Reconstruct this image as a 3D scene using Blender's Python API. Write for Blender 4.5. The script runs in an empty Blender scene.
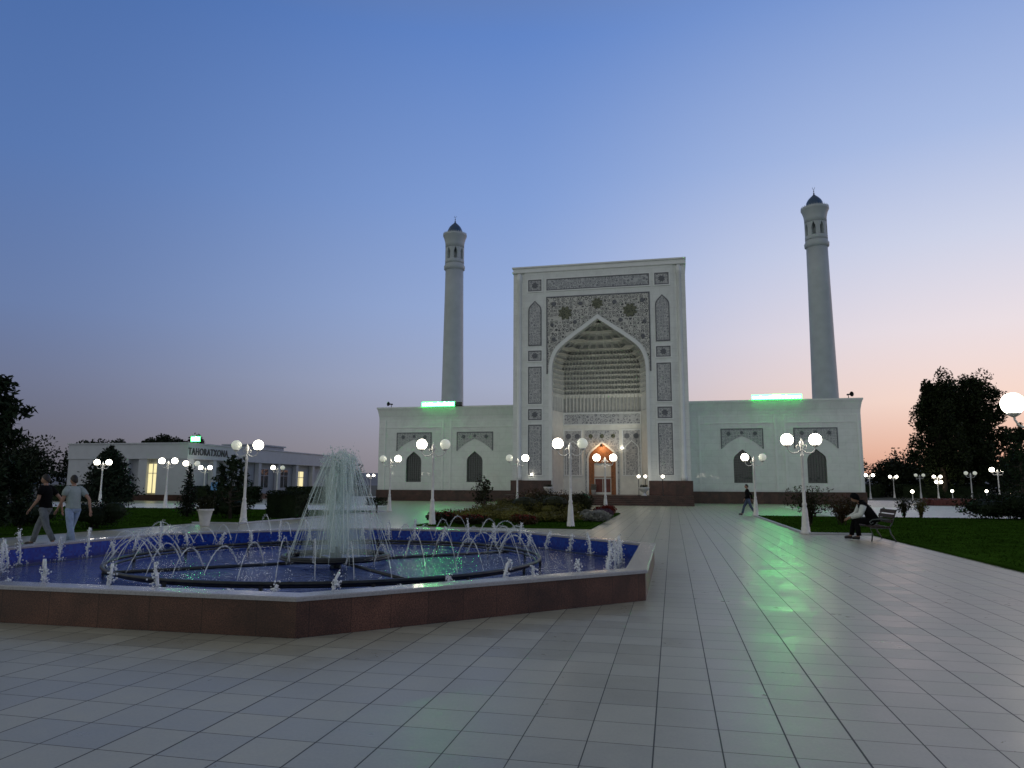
import bpy, math, random
from mathutils import Vector, Matrix, Euler
R = math.radians
rnd = random.Random(7)
SC = bpy.context.scene
COL = SC.collection

def lin(r, g, b):
    f = lambda c: (c/255)/12.92 if c/255 <= .04045 else ((c/255+.055)/1.055)**2.4
    return (f(r), f(g), f(b), 1)

# ------------------------------------------------------------------ camera
cam = bpy.data.cameras.new('camera'); co = bpy.data.objects.new('camera', cam); COL.objects.link(co)
SC.camera = co
cam.sensor_width = 36; cam.lens = 718.8/1024*36; cam.clip_start = .05; cam.clip_end = 12000
PITCH, YAW, ROLL = .1408, .21874, .00437
co.matrix_world = (Matrix.Translation((0, 0, 1.5)) @ Euler((R(90)+PITCH, 0, YAW)).to_matrix().to_4x4()
                   @ Matrix.Rotation(ROLL, 4, 'Z'))

# ------------------------------------------------------------------ world: dusk sky
W = bpy.data.worlds.new('World'); SC.world = W; W.use_nodes = True
nt = W.node_tree; N = nt.nodes.new; L = nt.links.new
bg = nt.nodes['Background']
tc = N('ShaderNodeTexCoord'); sep = N('ShaderNodeSeparateXYZ'); L(tc.outputs['Generated'], sep.inputs[0])
def wm(op, a, b=None):
    n = N('ShaderNodeMath'); n.operation = op
    for i, v in enumerate((a, b)):
        if v is None: continue
        if hasattr(v, 'is_linked'): L(v, n.inputs[i])
        else: n.inputs[i].default_value = v
    return n.outputs[0]
elev = wm('DIVIDE', wm('ARCSINE', sep.outputs[2]), R(90))
SUN_AZ = R(38)                                   # clockwise from +Y
hl = wm('SQRT', wm('ADD', wm('MULTIPLY', sep.outputs[0], sep.outputs[0]), wm('MULTIPLY', sep.outputs[1], sep.outputs[1])))
dot = wm('ADD', wm('MULTIPLY', sep.outputs[0], math.sin(SUN_AZ)), wm('MULTIPLY', sep.outputs[1], math.cos(SUN_AZ)))
csun = wm('DIVIDE', dot, wm('MAXIMUM', hl, 1e-4))
def ramp(stops):
    n = N('ShaderNodeValToRGB'); e = n.color_ramp.elements
    n.color_ramp.interpolation = 'B_SPLINE' if False else 'EASE' if False else 'LINEAR'
    while len(e) < len(stops): e.new(.5)
    for k, (deg, c) in enumerate(stops):
        e[k].position = max(0, deg/90); e[k].color = lin(*c)
    L(elev, n.inputs[0]); return n.outputs[0]
r_back = ramp([(0, (178, 182, 180)), (10, (189, 193, 192)), (28, (171, 173, 172)), (50, (130, 130, 130)), (70, (116, 115, 114)), (90, (112, 110, 108))])
r_away = ramp([(0, (97, 95, 104)), (2.5, (103, 102, 113)), (7, (107, 115, 142)), (12, (102, 122, 164)), (22, (86, 117, 172)), (34, (72, 106, 165)), (47, (100, 104, 118)), (90, (112, 110, 108))])
r_mid = ramp([(0, (142, 134, 140)), (3, (156, 152, 163)), (8, (164, 172, 197)), (14, (152, 172, 213)), (22, (130, 158, 211)), (34, (97, 133, 198)), (47, (104, 108, 122)), (90, (112, 110, 108))])
r_sun = ramp([(0, (205, 142, 116)), (2.2, (236, 182, 156)), (6, (248, 216, 200)), (11, (235, 222, 224)), (17, (207, 211, 229)), (24, (168, 186, 224)), (35, (120, 150, 207)), (47, (112, 114, 126)), (90, (112, 110, 108))])
def mr(v, a, b):
    n = N('ShaderNodeMapRange'); n.interpolation_type = 'SMOOTHSTEP'; n.inputs[1].default_value = a; n.inputs[2].default_value = b; L(v, n.inputs[0]); return n.outputs[0]
def mix(f, a, b):
    n = N('ShaderNodeMix'); n.data_type = 'RGBA'
    if hasattr(f, 'is_linked'): L(f, n.inputs[0])
    else: n.inputs[0].default_value = f
    L(a, n.inputs[6]); L(b, n.inputs[7]); return n.outputs[2]
m1 = mix(mr(csun, -.02, .74), r_away, r_mid)
m2 = mix(mr(csun, .62, 1.0), mix(mr(csun, -.45, .02), r_back, m1), r_sun)
sky = N('ShaderNodeTexSky'); sky.sky_type = 'NISHITA'; sky.sun_disc = False
sky.sun_elevation = R(-2.5); sky.sun_rotation = SUN_AZ; sky.dust_density = 2; sky.ozone_density = 3
ns = N('ShaderNodeMix'); ns.data_type = 'RGBA'; ns.blend_type = 'ADD'; ns.inputs[0].default_value = .12
L(m2, ns.inputs[6]); L(sky.outputs[0], ns.inputs[7])
L(ns.outputs[2], bg.inputs[0]); bg.inputs[1].default_value = 1.0

# the afterglow: one weak, very soft, warm sun low on the right behind the mosque
sl = bpy.data.lights.new('sun', 'SUN'); sl.energy = .22; sl.angle = R(40); sl.color = (1, .72, .55)
so = bpy.data.objects.new('sun', sl); COL.objects.link(so)
so.rotation_euler = Vector((-math.sin(R(62)), -math.cos(R(62)), -math.tan(R(7)))).to_track_quat('-Z', 'Y').to_euler()

vs = SC.view_settings; vs.view_transform = 'Standard'; vs.look = 'None'; vs.gamma = 1; vs.exposure = 0; vs.use_curve_mapping = False
SC.cycles.use_denoising = True; SC.cycles.filter_width = 1.55
SC.cycles.max_bounces = 8; SC.cycles.transparent_max_bounces = 32; SC.cycles.caustics_reflective = False; SC.cycles.caustics_refractive = False
SC.cycles.sample_clamp_indirect = 4

# ------------------------------------------------------------------ materials
def new_mat(name):
    m = bpy.data.materials.new(name); m.use_nodes = True
    return m, m.node_tree, m.node_tree.nodes['Principled BSDF']
def mat(name, col, rough=.6, var=.15, scale=3., bump=0., bscale=40., metal=0., spec=.5, detail=4, coat=0.):
    """procedural paint/stone: base colour broken up by noise, optional bump"""
    m, t, p = new_mat(name); N = t.nodes.new; L = t.links.new
    tc = N('ShaderNodeTexCoord'); nz = N('ShaderNodeTexNoise'); nz.inputs['Scale'].default_value = scale; nz.inputs['Detail'].default_value = detail
    L(tc.outputs['Object'], nz.inputs['Vector'])
    rp = N('ShaderNodeValToRGB'); e = rp.color_ramp.elements
    e[0].position = .3; e[1].position = .72
    e[0].color = (*[c*(1-var) for c in col], 1); e[1].color = (*[min(1, c*(1+var)) for c in col], 1)
    L(nz.outputs['Fac'], rp.inputs[0]); L(rp.outputs[0], p.inputs['Base Color'])
    p.inputs['Roughness'].default_value = rough; p.inputs['Metallic'].default_value = metal
    p.inputs['Specular IOR Level'].default_value = spec
    p.inputs['Coat Weight'].default_value = coat; p.inputs['Coat Roughness'].default_value = .05
    if bump:
        n2 = N('ShaderNodeTexNoise'); n2.inputs['Scale'].default_value = bscale; n2.inputs['Detail'].default_value = 5
        L(tc.outputs['Object'], n2.inputs['Vector'])
        b = N('ShaderNodeBump'); b.inputs['Strength'].default_value = bump; b.inputs['Distance'].default_value = .02
        L(n2.outputs['Fac'], b.inputs['Height']); L(b.outputs[0], p.inputs['Normal'])
    return m
def emit(name, col, s):
    m, t, p = new_mat(name)
    p.inputs['Base Color'].default_value = (*col, 1); p.inputs['Roughness'].default_value = .3
    p.inputs['Emission Color'].default_value = (*col, 1); p.inputs['Emission Strength'].default_value = s
    return m
def leaf(name, col, var=.45, scale=1.5):
    m = mat(name, [c*.75 for c in col], .65, var, scale, spec=.12)
    return m

def paving_mat(name, size, ox, oy, base, joint, rough, grime=.2, tilt=0.):
    m, t, p = new_mat(name); N = t.nodes.new; L = t.links.new
    g = N('ShaderNodeNewGeometry'); mp = N('ShaderNodeMapping'); mp.inputs['Location'].default_value = (-ox/size, -oy/size, 0); mp.inputs['Scale'].default_value = (1/size, 1/size, 1)
    L(g.outputs['Position'], mp.inputs['Vector'])
    def V(op, a, b=None):
        n = N('ShaderNodeVectorMath'); n.operation = op; L(a, n.inputs[0])
        if b is not None: n.inputs[1].default_value = b
        return n.outputs[0]
    def M(op, a, b=None):
        n = N('ShaderNodeMath'); n.operation = op
        for i, v in enumerate((a, b)):
            if v is None: continue
            if hasattr(v, 'is_linked'): L(v, n.inputs[i])
            else: n.inputs[i].default_value = v
        return n.outputs[0]
    cell = V('FLOOR', mp.outputs[0]); fr = V('FRACTION', mp.outputs[0])
    s = N('ShaderNodeSeparateXYZ'); L(fr, s.inputs[0])
    dx = M('MINIMUM', s.outputs[0], M('SUBTRACT', 1, s.outputs[0])); dy = M('MINIMUM', s.outputs[1], M('SUBTRACT', 1, s.outputs[1]))
    # the joints along Y are wider than those along X, and each course differs a little
    wn = N('ShaderNodeTexWhiteNoise'); wn.noise_dimensions = '3D'; L(cell, wn.inputs['Vector'])
    cx = N('ShaderNodeSeparateXYZ'); L(cell, cx.inputs[0])
    wl = N('ShaderNodeTexWhiteNoise'); wl.noise_dimensions = '1D'; L(cx.outputs[0], wl.inputs['W'])
    jx = M('LESS_THAN', dx, M('ADD', .008, M('MULTIPLY', wl.outputs['Value'], .010))); jy = M('LESS_THAN', dy, .0095)
    j = M('MAXIMUM', M('MULTIPLY', jx, .9), M('MULTIPLY', jy, .78))
    nz = N('ShaderNodeTexNoise'); nz.inputs['Scale'].default_value = .55; nz.inputs['Detail'].default_value = 8; nz.inputs['Roughness'].default_value = .62; L(g.outputs['Position'], nz.inputs['Vector'])
    n3 = N('ShaderNodeTexNoise'); n3.inputs['Scale'].default_value = 7; n3.inputs['Detail'].default_value = 6; L(g.outputs['Position'], n3.inputs['Vector'])
    v = M('ADD', M('ADD', M('MULTIPLY', wn.outputs['Value'], .24), M('MULTIPLY', nz.outputs['Fac'], grime*1.8)), M('MULTIPLY', n3.outputs['Fac'], .22))
    n4 = N('ShaderNodeTexNoise'); n4.inputs['Scale'].default_value = 48; n4.inputs['Detail'].default_value = 4; L(g.outputs['Position'], n4.inputs['Vector'])
    v = M('ADD', M('ADD', v, M('MULTIPLY', n4.outputs['Fac'], .26)), 1-.12-grime*.9-.11-.13)
    cm = N('ShaderNodeMix'); cm.data_type = 'RGBA'; cm.blend_type = 'MULTIPLY'; cm.inputs[0].default_value = 1
    cm.inputs[6].default_value = (*base, 1); L(v, cm.inputs[7])
    st = N('ShaderNodeTexVoronoi'); st.inputs['Scale'].default_value = .9; L(g.outputs['Position'], st.inputs['Vector'])
    sd = M('LESS_THAN', M('ADD', st.outputs['Distance'], M('MULTIPLY', n3.outputs['Fac'], .05)), .055)
    s2 = N('ShaderNodeMix'); s2.data_type = 'RGBA'; L(M('MULTIPLY', sd, .45), s2.inputs[0]); L(cm.outputs[2], s2.inputs[6]); s2.inputs[7].default_value = (.05, .05, .05, 1)
    jm = N('ShaderNodeMix'); jm.data_type = 'RGBA'; L(j, jm.inputs[0]); L(s2.outputs[2], jm.inputs[6]); jm.inputs[7].default_value = (*joint, 1)
    L(jm.outputs[2], p.inputs['Base Color']); p.inputs['Specular IOR Level'].default_value = .4
    rv = M('ADD', rough-.12, M('ADD', M('MULTIPLY', n3.outputs['Fac'], .14), M('MULTIPLY', wn.outputs['Value'], .1)))
    L(M('ADD', rv, M('MULTIPLY', j, .3)), p.inputs['Roughness'])
    # slabs sit slightly out of level; joints are sunk
    sm = N('ShaderNodeVectorMath'); sm.operation = 'SUBTRACT'; L(wn.outputs['Color'], sm.inputs[0]); sm.inputs[1].default_value = (.5, .5, .5)
    dt = N('ShaderNodeVectorMath'); dt.operation = 'DOT_PRODUCT'; L(fr, dt.inputs[0]); L(sm.outputs[0], dt.inputs[1])
    h = M('ADD', M('ADD', M('MULTIPLY', j, -.5), M('MULTIPLY', dt.outputs['Value'], .32)), M('MULTIPLY', n3.outputs['Fac'], .25))
    b = N('ShaderNodeBump'); b.inputs['Strength'].default_value = .5; b.inputs['Distance'].default_value = .012
    L(h, b.inputs['Height']); L(b.outputs[0], p.inputs['Normal'])
    return m

def ornament_mat(name, light, dark, scale, lo=.04, hi=.11, wave=0.):
    """carved arabesque: dark ground between pale vine-like cells"""
    m, t, p = new_mat(name); N = t.nodes.new; L = t.links.new
    tc = N('ShaderNodeTexCoord'); mp = N('ShaderNodeMapping'); mp.inputs['Scale'].default_value = (scale, scale*.6, scale); L(tc.outputs['Object'], mp.inputs[0])
    nz = N('ShaderNodeTexNoise'); nz.inputs['Scale'].default_value = 1.3; L(mp.outputs[0], nz.inputs[0])
    mx = N('ShaderNodeMix'); mx.data_type = 'RGBA'; mx.inputs[0].default_value = .12; L(mp.outputs[0], mx.inputs[6]); L(nz.outputs['Color'], mx.inputs[7])
    v1 = N('ShaderNodeTexVoronoi'); v1.feature = 'DISTANCE_TO_EDGE'; v1.inputs['Scale'].default_value = 1; v1.inputs['Randomness'].default_value = .55; L(mx.outputs[2], v1.inputs['Vector'])
    v2 = N('ShaderNodeTexVoronoi'); v2.feature = 'F1'; v2.inputs['Scale'].default_value = 1; v2.inputs['Randomness'].default_value = .55; L(mx.outputs[2], v2.inputs['Vector'])
    sn = N('ShaderNodeMath'); sn.operation = 'SINE'; ml = N('ShaderNodeMath'); ml.operation = 'MULTIPLY'; ml.inputs[1].default_value = 22
    L(v2.outputs['Distance'], ml.inputs[0]); L(ml.outputs[0], sn.inputs[0])
    rg = N('ShaderNodeMapRange'); rg.inputs[1].default_value = -.1; rg.inputs[2].default_value = .25; L(sn.outputs[0], rg.inputs[0])
    ed = N('ShaderNodeMapRange'); ed.inputs[1].default_value = hi; ed.inputs[2].default_value = lo; L(v1.outputs['Distance'], ed.inputs[0])
    mxx = N('ShaderNodeMath'); mxx.operation = 'MAXIMUM'; L(rg.outputs[0], mxx.inputs[0]); L(ed.outputs[0], mxx.inputs[1])
    c = N('ShaderNodeMix'); c.data_type = 'RGBA'; L(mxx.outputs[0], c.inputs[0]); c.inputs[6].default_value = (*dark, 1); c.inputs[7].default_value = (*light, 1)
    L(c.outputs[2], p.inputs['Base Color']); p.inputs['Roughness'].default_value = .45
    b = N('ShaderNodeBump'); b.inputs['Strength'].default_value = .4; b.inputs['Distance'].default_value = .02; L(mxx.outputs[0], b.inputs['Height']); L(b.outputs[0], p.inputs['Normal'])
    return m

def marble_mat(name, base, pw, ph, rough=.3):
    """white marble cladding in slabs with fine seams and faint veins"""
    m, t, p = new_mat(name); N = t.nodes.new; L = t.links.new
    tc = N('ShaderNodeTexCoord'); mp = N('ShaderNodeMapping'); mp.inputs['Rotation'].default_value = (R(90), 0, 0); L(tc.outputs['Object'], mp.inputs[0])
    s = N('ShaderNodeSeparateXYZ'); L(tc.outputs['Object'], s.inputs[0])
    ad = N('ShaderNodeMath'); ad.operation = 'ADD'; L(s.outputs[0], ad.inputs[0]); L(s.outputs[1], ad.inputs[1])
    cb = N('ShaderNodeCombineXYZ'); L(ad.outputs[0], cb.inputs[0]); L(s.outputs[2], cb.inputs[1])
    br = N('ShaderNodeTexBrick'); br.offset = .5; br.inputs['Scale'].default_value = 1; br.inputs['Brick Width'].default_value = pw; br.inputs['Row Height'].default_value = ph
    br.inputs['Mortar Size'].default_value = .012; br.inputs['Color1'].default_value = (.96, .96, .96, 1); br.inputs['Color2'].default_value = (1, 1, 1, 1); br.inputs['Mortar'].default_value = (.84, .84, .84, 1)
    L(cb.outputs[0], br.inputs['Vector'])
    nz = N('ShaderNodeTexNoise'); nz.inputs['Scale'].default_value = .6; nz.inputs['Detail'].default_value = 9; nz.inputs['Roughness'].default_value = .65; nz.inputs['Distortion'].default_value = 1.2; L(tc.outputs['Object'], nz.inputs[0])
    rp = N('ShaderNodeValToRGB'); e = rp.color_ramp.elements; e[0].position = .35; e[1].position = .6
    e[0].color = (*[c*.88 for c in base], 1); e[1].color = (*base, 1); L(nz.outputs['Fac'], rp.inputs[0])
    mu = N('ShaderNodeMix'); mu.data_type = 'RGBA'; mu.blend_type = 'MULTIPLY'; mu.inputs[0].default_value = 1; L(rp.outputs[0], mu.inputs[6]); L(br.outputs['Color'], mu.inputs[7])
    L(mu.outputs[2], p.inputs['Base Color']); p.inputs['Roughness'].default_value = rough
    p.inputs['Coat Weight'].default_value = .35; p.inputs['Coat Roughness'].default_value = .04
    return m

def granite_mat(name, base, rough=.3):
    m, t, p = new_mat(name); N = t.nodes.new; L = t.links.new
    tc = N('ShaderNodeTexCoord')
    n1 = N('ShaderNodeTexNoise'); n1.inputs['Scale'].default_value = 90; n1.inputs['Detail'].default_value = 3; L(tc.outputs['Object'], n1.inputs[0])
    n2 = N('ShaderNodeTexNoise'); n2.inputs['Scale'].default_value = 1.7; n2.inputs['Detail'].default_value = 6; n2.inputs['Distortion'].default_value = .6; L(tc.outputs['Object'], n2.inputs[0])
    r1 = N('ShaderNodeValToRGB'); e = r1.color_ramp.elements; e[0].position = .35; e[1].position = .7
    e[0].color = (*[c*.35 for c in base], 1); e[1].color = (*[c*1.5 for c in base], 1); L(n1.outputs['Fac'], r1.inputs[0])
    r2 = N('ShaderNodeValToRGB'); e = r2.color_ramp.elements; e[0].position = .32; e[1].position = .68
    e[0].color = (.5, .5, .5, 1); e[1].color = (1.25, 1.2, 1.15, 1); L(n2.outputs['Fac'], r2.inputs[0])
    s = N('ShaderNodeSeparateXYZ'); L(tc.outputs['Object'], s.inputs[0])
    ad = N('ShaderNodeMath'); ad.operation = 'ADD'; L(s.outputs[0], ad.inputs[0]); L(s.outputs[1], ad.inputs[1])
    cb = N('ShaderNodeCombineXYZ'); L(ad.outputs[0], cb.inputs[0]); L(s.outputs[2], cb.inputs[1])
    br = N('ShaderNodeTexBrick'); br.offset = 0; br.inputs['Brick Width'].default_value = .62; br.inputs['Row Height'].default_value = 3; br.inputs['Mortar Size'].default_value = .004
    br.inputs['Color1'].default_value = (.78, .78, .78, 1); br.inputs['Color2'].default_value = (1.1, 1.1, 1.1, 1); br.inputs['Mortar'].default_value = (.3, .3, .3, 1); br.inputs['Scale'].default_value = 1; L(cb.outputs[0], br.inputs['Vector'])
    a = N('ShaderNodeMix'); a.data_type = 'RGBA'; a.blend_type = 'MULTIPLY'; a.inputs[0].default_value = 1; L(r1.outputs[0], a.inputs[6]); L(r2.outputs[0], a.inputs[7])
    b = N('ShaderNodeMix'); b.data_type = 'RGBA'; b.blend_type = 'MULTIPLY'; b.inputs[0].default_value = 1; L(a.outputs[2], b.inputs[6]); L(br.outputs['Color'], b.inputs[7])
    L(b.outputs[2], p.inputs['Base Color']); p.inputs['Roughness'].default_value = rough
    return m

def mosaic_mat(name, c1, c2, size):
    m, t, p = new_mat(name); N = t.nodes.new; L = t.links.new
    tc = N('ShaderNodeTexCoord'); mp = N('ShaderNodeMapping'); mp.inputs['Scale'].default_value = (1/size,)*3; L(tc.outputs['Object'], mp.inputs[0])
    fl = N('ShaderNodeVectorMath'); fl.operation = 'FLOOR'; L(mp.outputs[0], fl.inputs[0])
    wn = N('ShaderNodeTexWhiteNoise'); L(fl.outputs[0], wn.inputs['Vector'])
    c = N('ShaderNodeMix'); c.data_type = 'RGBA'; L(wn.outputs['Value'], c.inputs[0]); c.inputs[6].default_value = (*c1, 1); c.inputs[7].default_value = (*c2, 1)
    L(c.outputs[2], p.inputs['Base Color']); p.inputs['Roughness'].default_value = .25
    return m

def water_mat():
    m, t, p = new_mat('pool_water'); N = t.nodes.new; L = t.links.new
    t.nodes.remove(p); out = t.nodes['Material Output']
    tr = N('ShaderNodeBsdfTransparent'); tr.inputs[0].default_value = (.62, .72, .88, 1)
    gl = N('ShaderNodeBsdfGlossy'); gl.inputs['Roughness'].default_value = .03; gl.inputs[0].default_value = (1, 1, 1, 1)
    tc = N('ShaderNodeTexCoord'); nz = N('ShaderNodeTexNoise'); nz.inputs['Scale'].default_value = 7; nz.inputs['Detail'].default_value = 4; L(tc.outputs['Object'], nz.inputs[0])
    b = N('ShaderNodeBump'); b.inputs['Strength'].default_value = .9; b.inputs['Distance'].default_value = .05; L(nz.outputs['Fac'], b.inputs['Height']); L(b.outputs[0], gl.inputs['Normal'])
    fr = N('ShaderNodeFresnel'); fr.inputs[0].default_value = 1.33; L(b.outputs[0], fr.inputs['Normal'])
    ms = N('ShaderNodeMixShader'); fm = N('ShaderNodeMath'); fm.operation = 'MULTIPLY'; fm.inputs[1].default_value = .6; L(fr.outputs[0], fm.inputs[0]); L(fm.outputs[0], ms.inputs[0]); L(tr.outputs[0], ms.inputs[1]); L(gl.outputs[0], ms.inputs[2]); L(ms.outputs[0], out.inputs[0])
    return m
def spray_mat(name, col, alpha, nscale=9., thr=(.35, .7)):
    m, t, p = new_mat(name); N = t.nodes.new; L = t.links.new
    p.inputs['Base Color'].default_value = (*col, 1); p.inputs['Roughness'].default_value = .25
    p.inputs['Subsurface Weight'].default_value = 0
    tc = N('ShaderNodeTexCoord'); mp = N('ShaderNodeMapping'); mp.inputs['Scale'].default_value = (1, 1, .35); L(tc.outputs['Object'], mp.inputs[0])
    nz = N('ShaderNodeTexNoise'); nz.inputs['Scale'].default_value = nscale; nz.inputs['Detail'].default_value = 5; L(mp.outputs[0], nz.inputs[0])
    mrn = N('ShaderNodeMapRange'); mrn.inputs[1].default_value = thr[0]; mrn.inputs[2].default_value = thr[1]; mrn.inputs[3].default_value = alpha*.25; mrn.inputs[4].default_value = alpha
    L(nz.outputs['Fac'], mrn.inputs[0]); L(mrn.outputs[0], p.inputs['Alpha'])
    return m
def glass_mat(name, col):
    m, t, p = new_mat(name); p.inputs['Base Color'].default_value = (*col, 1); p.inputs['Roughness'].default_value = .06; p.inputs['Specular IOR Level'].default_value = .8
    N = t.nodes.new; tc = N('ShaderNodeTexCoord'); nz = N('ShaderNodeTexNoise'); nz.inputs['Scale'].default_value = 2.; t.links.new(tc.outputs['Object'], nz.inputs[0])
    b = N('ShaderNodeBump'); b.inputs['Strength'].default_value = .15; b.inputs['Distance'].default_value = .05; t.links.new(nz.outputs['Fac'], b.inputs['Height']); t.links.new(b.outputs[0], p.inputs['Normal'])
    return m

M = {}
M['paving'] = paving_mat('stone_paving', .3885, -.15, 4.13, (.385, .38, .29), (.016, .016, .016), .34)
M['pave_far'] = paving_mat('stone_paving_far', .3885, -.15, 4.13, (.7, .69, .66), (.3, .3, .3), .4)  # pale marble, its base colour also carrying the sky's reflection
M['soil'] = mat('soil', (.045, .04, .028), .95, .4, 1.5, .6, 30)
M['grass'] = mat('lawn_grass', (.026, .062, .007), 1, .3, 1.2, .4, 45, spec=.0)
M['land'] = mat('dry_land', (.045, .05, .03), .95, .4, .05)
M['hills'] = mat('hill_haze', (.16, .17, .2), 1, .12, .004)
M['marble'] = marble_mat('white_marble', (.76, .80, .785), 1.2, .6)
M['marble_plain'] = mat('white_marble_trim', (.77, .80, .79), .3, .05, 1.2, coat=.3)
M['panel'] = ornament_mat('carved_panel', (.52, .53, .53), (.22, .235, .26), 4.2)
M['spandrel'] = ornament_mat('carved_spandrel', (.60, .60, .56), (.085, .09, .095), 3.3, .04, .11)
M['band'] = ornament_mat('inscription_band', (.5, .52, .53), (.21, .225, .25), 3.4, .03, .09)
M['border'] = mat('grey_border', (.13, .14, .16), .5, .2, 4)
M['niche'] = mat('niche_plaster', (.74, .75, .70), .5, .08, 2)
M['niche_dark'] = mat('niche_cell_dark', (.44, .45, .44), .5, .15, 4)  # darker tone for the middle faces of each vault cell
M['medallion'] = ornament_mat('green_medallion', (.15, .16, .10), (.02, .03, .02), 5)
M['plinth'] = granite_mat('red_granite_plinth', (.085, .038, .03), .35)
M['granite'] = granite_mat('brown_granite', (.13, .06, .04), .42)
M['coping'] = mat('grey_granite_coping', (.34, .34, .35), .22, .18, 60, .1, 120, coat=.2)
M['pool'] = mosaic_mat('blue_pool_mosaic', (.012, .03, .25), (.012, .068, .42), .045)
M['water'] = water_mat()
M['jet'] = spray_mat('water_jet', (.86, .92, .89), .75, 14)
M['foam'] = spray_mat('foam_jet', (.9, .94, .93), .95, 22, (.3, .55))
M['mist'] = spray_mat('falling_spray', (.70, .86, .78), .2, 3.6, (.25, .7))
M['stream'] = spray_mat('falling_stream', (.82, .93, .86), .55, 12, (.3, .6))
M['pipe'] = mat('steel_pipe', (.035, .04, .042), .45, .3, 8, metal=.6)
M['white_paint'] = mat('white_lamp_paint', (.72, .72, .7), .45, .1, 9, .05, 50)
M['globe_lit'] = emit('lit_globe', (1, .92, .76), 12)
M['globe_dim'] = emit('dim_globe', (.82, .85, .72), .32)
M['globe_warm'] = emit('warm_lamp', (1, .68, .32), 14)
M['neon'] = emit('green_halo', (.05, 1, .13), 10)  # glow of the halo panel behind the tubes
M['neon_core'] = emit('green_neon_core', (.10, 1, .18), 80)
M['dark_metal'] = mat('dark_metal', (.03, .032, .034), .5, .2, 10, metal=.5)
M['dome'] = mat('blue_dome_tiles', (.035, .08, .16), .35, .35, 12, .3, 20)
M['minaret'] = mat('minaret_stone', (.43, .48, .495), .55, .07, 1.1)
M['glass'] = glass_mat('dark_window_glass', (.035, .045, .045))
M['lattice'] = mat('window_lattice', (.07, .085, .08), .5, .2, 6)
M['wood'] = mat('carved_brown_wood', (.3, .115, .04), .5, .35, 6, .4, 18)
M['wood_dark'] = mat('dark_red_wood', (.13, .03, .022), .45, .3, 5, .2, 15)
M['lit_room'] = emit('lit_room', (1, .86, .45), .85)
M['bldg'] = mat('white_stucco', (.47, .49, .53), .75, .06, 1.5, .15, 30)
M['bldg_trim'] = mat('white_fascia', (.5, .52, .56), .7, .05, 1.5)
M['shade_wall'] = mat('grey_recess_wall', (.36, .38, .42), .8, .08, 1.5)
M['letters'] = mat('dark_letters', (.05, .055, .06), .5, .1, 5)
M['blue_sign'] = mat('blue_board', (.12, .32, .62), .5, .2, 3)
M['green_paint'] = mat('green_bin_paint', (.04, .24, .14), .45, .2, 8)
M['white_pot'] = mat('white_pot', (.68, .68, .66), .5, .1, 6)
M['bark'] = mat('bark', (.055, .042, .03), .95, .35, 8, .8, 25)
M['pine'] = leaf('pine_needles', (.018, .034, .014))
M['spruce'] = leaf('spruce_needles', (.016, .028, .016))
M['tree'] = leaf('broad_leaves', (.022, .034, .012))
M['tree_far'] = leaf('distant_leaves', (.03, .042, .022))
M['box'] = leaf('boxwood_leaves', (.014, .026, .009))
M['olive'] = leaf('olive_leaves', (.12, .115, .03))
M['darkshrub'] = leaf('dark_shrub_leaves', (.03, .034, .014))
M['yellowgreen'] = leaf('yellow_green_leaves', (.16, .15, .035))
M['brownshrub'] = leaf('brownish_leaves', (.07, .045, .018))
M['silver'] = leaf('silver_leaves', (.32, .33, .3), .4)
M['redflower'] = leaf('red_petals', (.2, .028, .022), .4, 6)
M['purple'] = leaf('purple_flower', (.16, .1, .15), .4, 6)
M['skin'] = mat('skin', (.33, .19, .13), .55, .08, 6)
M['hair'] = mat('black_hair', (.012, .01, .009), .5, .3, 30, .4, 90)
M['black_cloth'] = mat('black_cloth', (.006, .006, .007), .95, .3, 12, .4, 40, spec=.1)
M['grey_tee'] = mat('grey_green_cloth', (.30, .36, .35), .9, .1, 8, .4, 25)
M['grey_trousers'] = mat('grey_denim', (.15, .17, .19), .9, .2, 14, .4, 40)
M['light_jeans'] = mat('light_blue_denim', (.26, .35, .50), .9, .15, 14, .4, 40)
M['blue_jeans'] = mat('dark_blue_denim', (.06, .085, .15), .9, .2, 14, .4, 40)
M['white_cloth'] = mat('white_cloth', (.62, .66, .63), .9, .1, 8, .4, 25)
M['brown_cloth'] = mat('dark_olive_cloth', (.035, .035, .022), .9, .2, 8, .3, 25)
M['shoe'] = mat('dark_shoe', (.02, .018, .017), .5, .2, 10)
M['bench_wood'] = mat('dark_bench_slats', (.03, .014, .012), .8, .3, 10)

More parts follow.
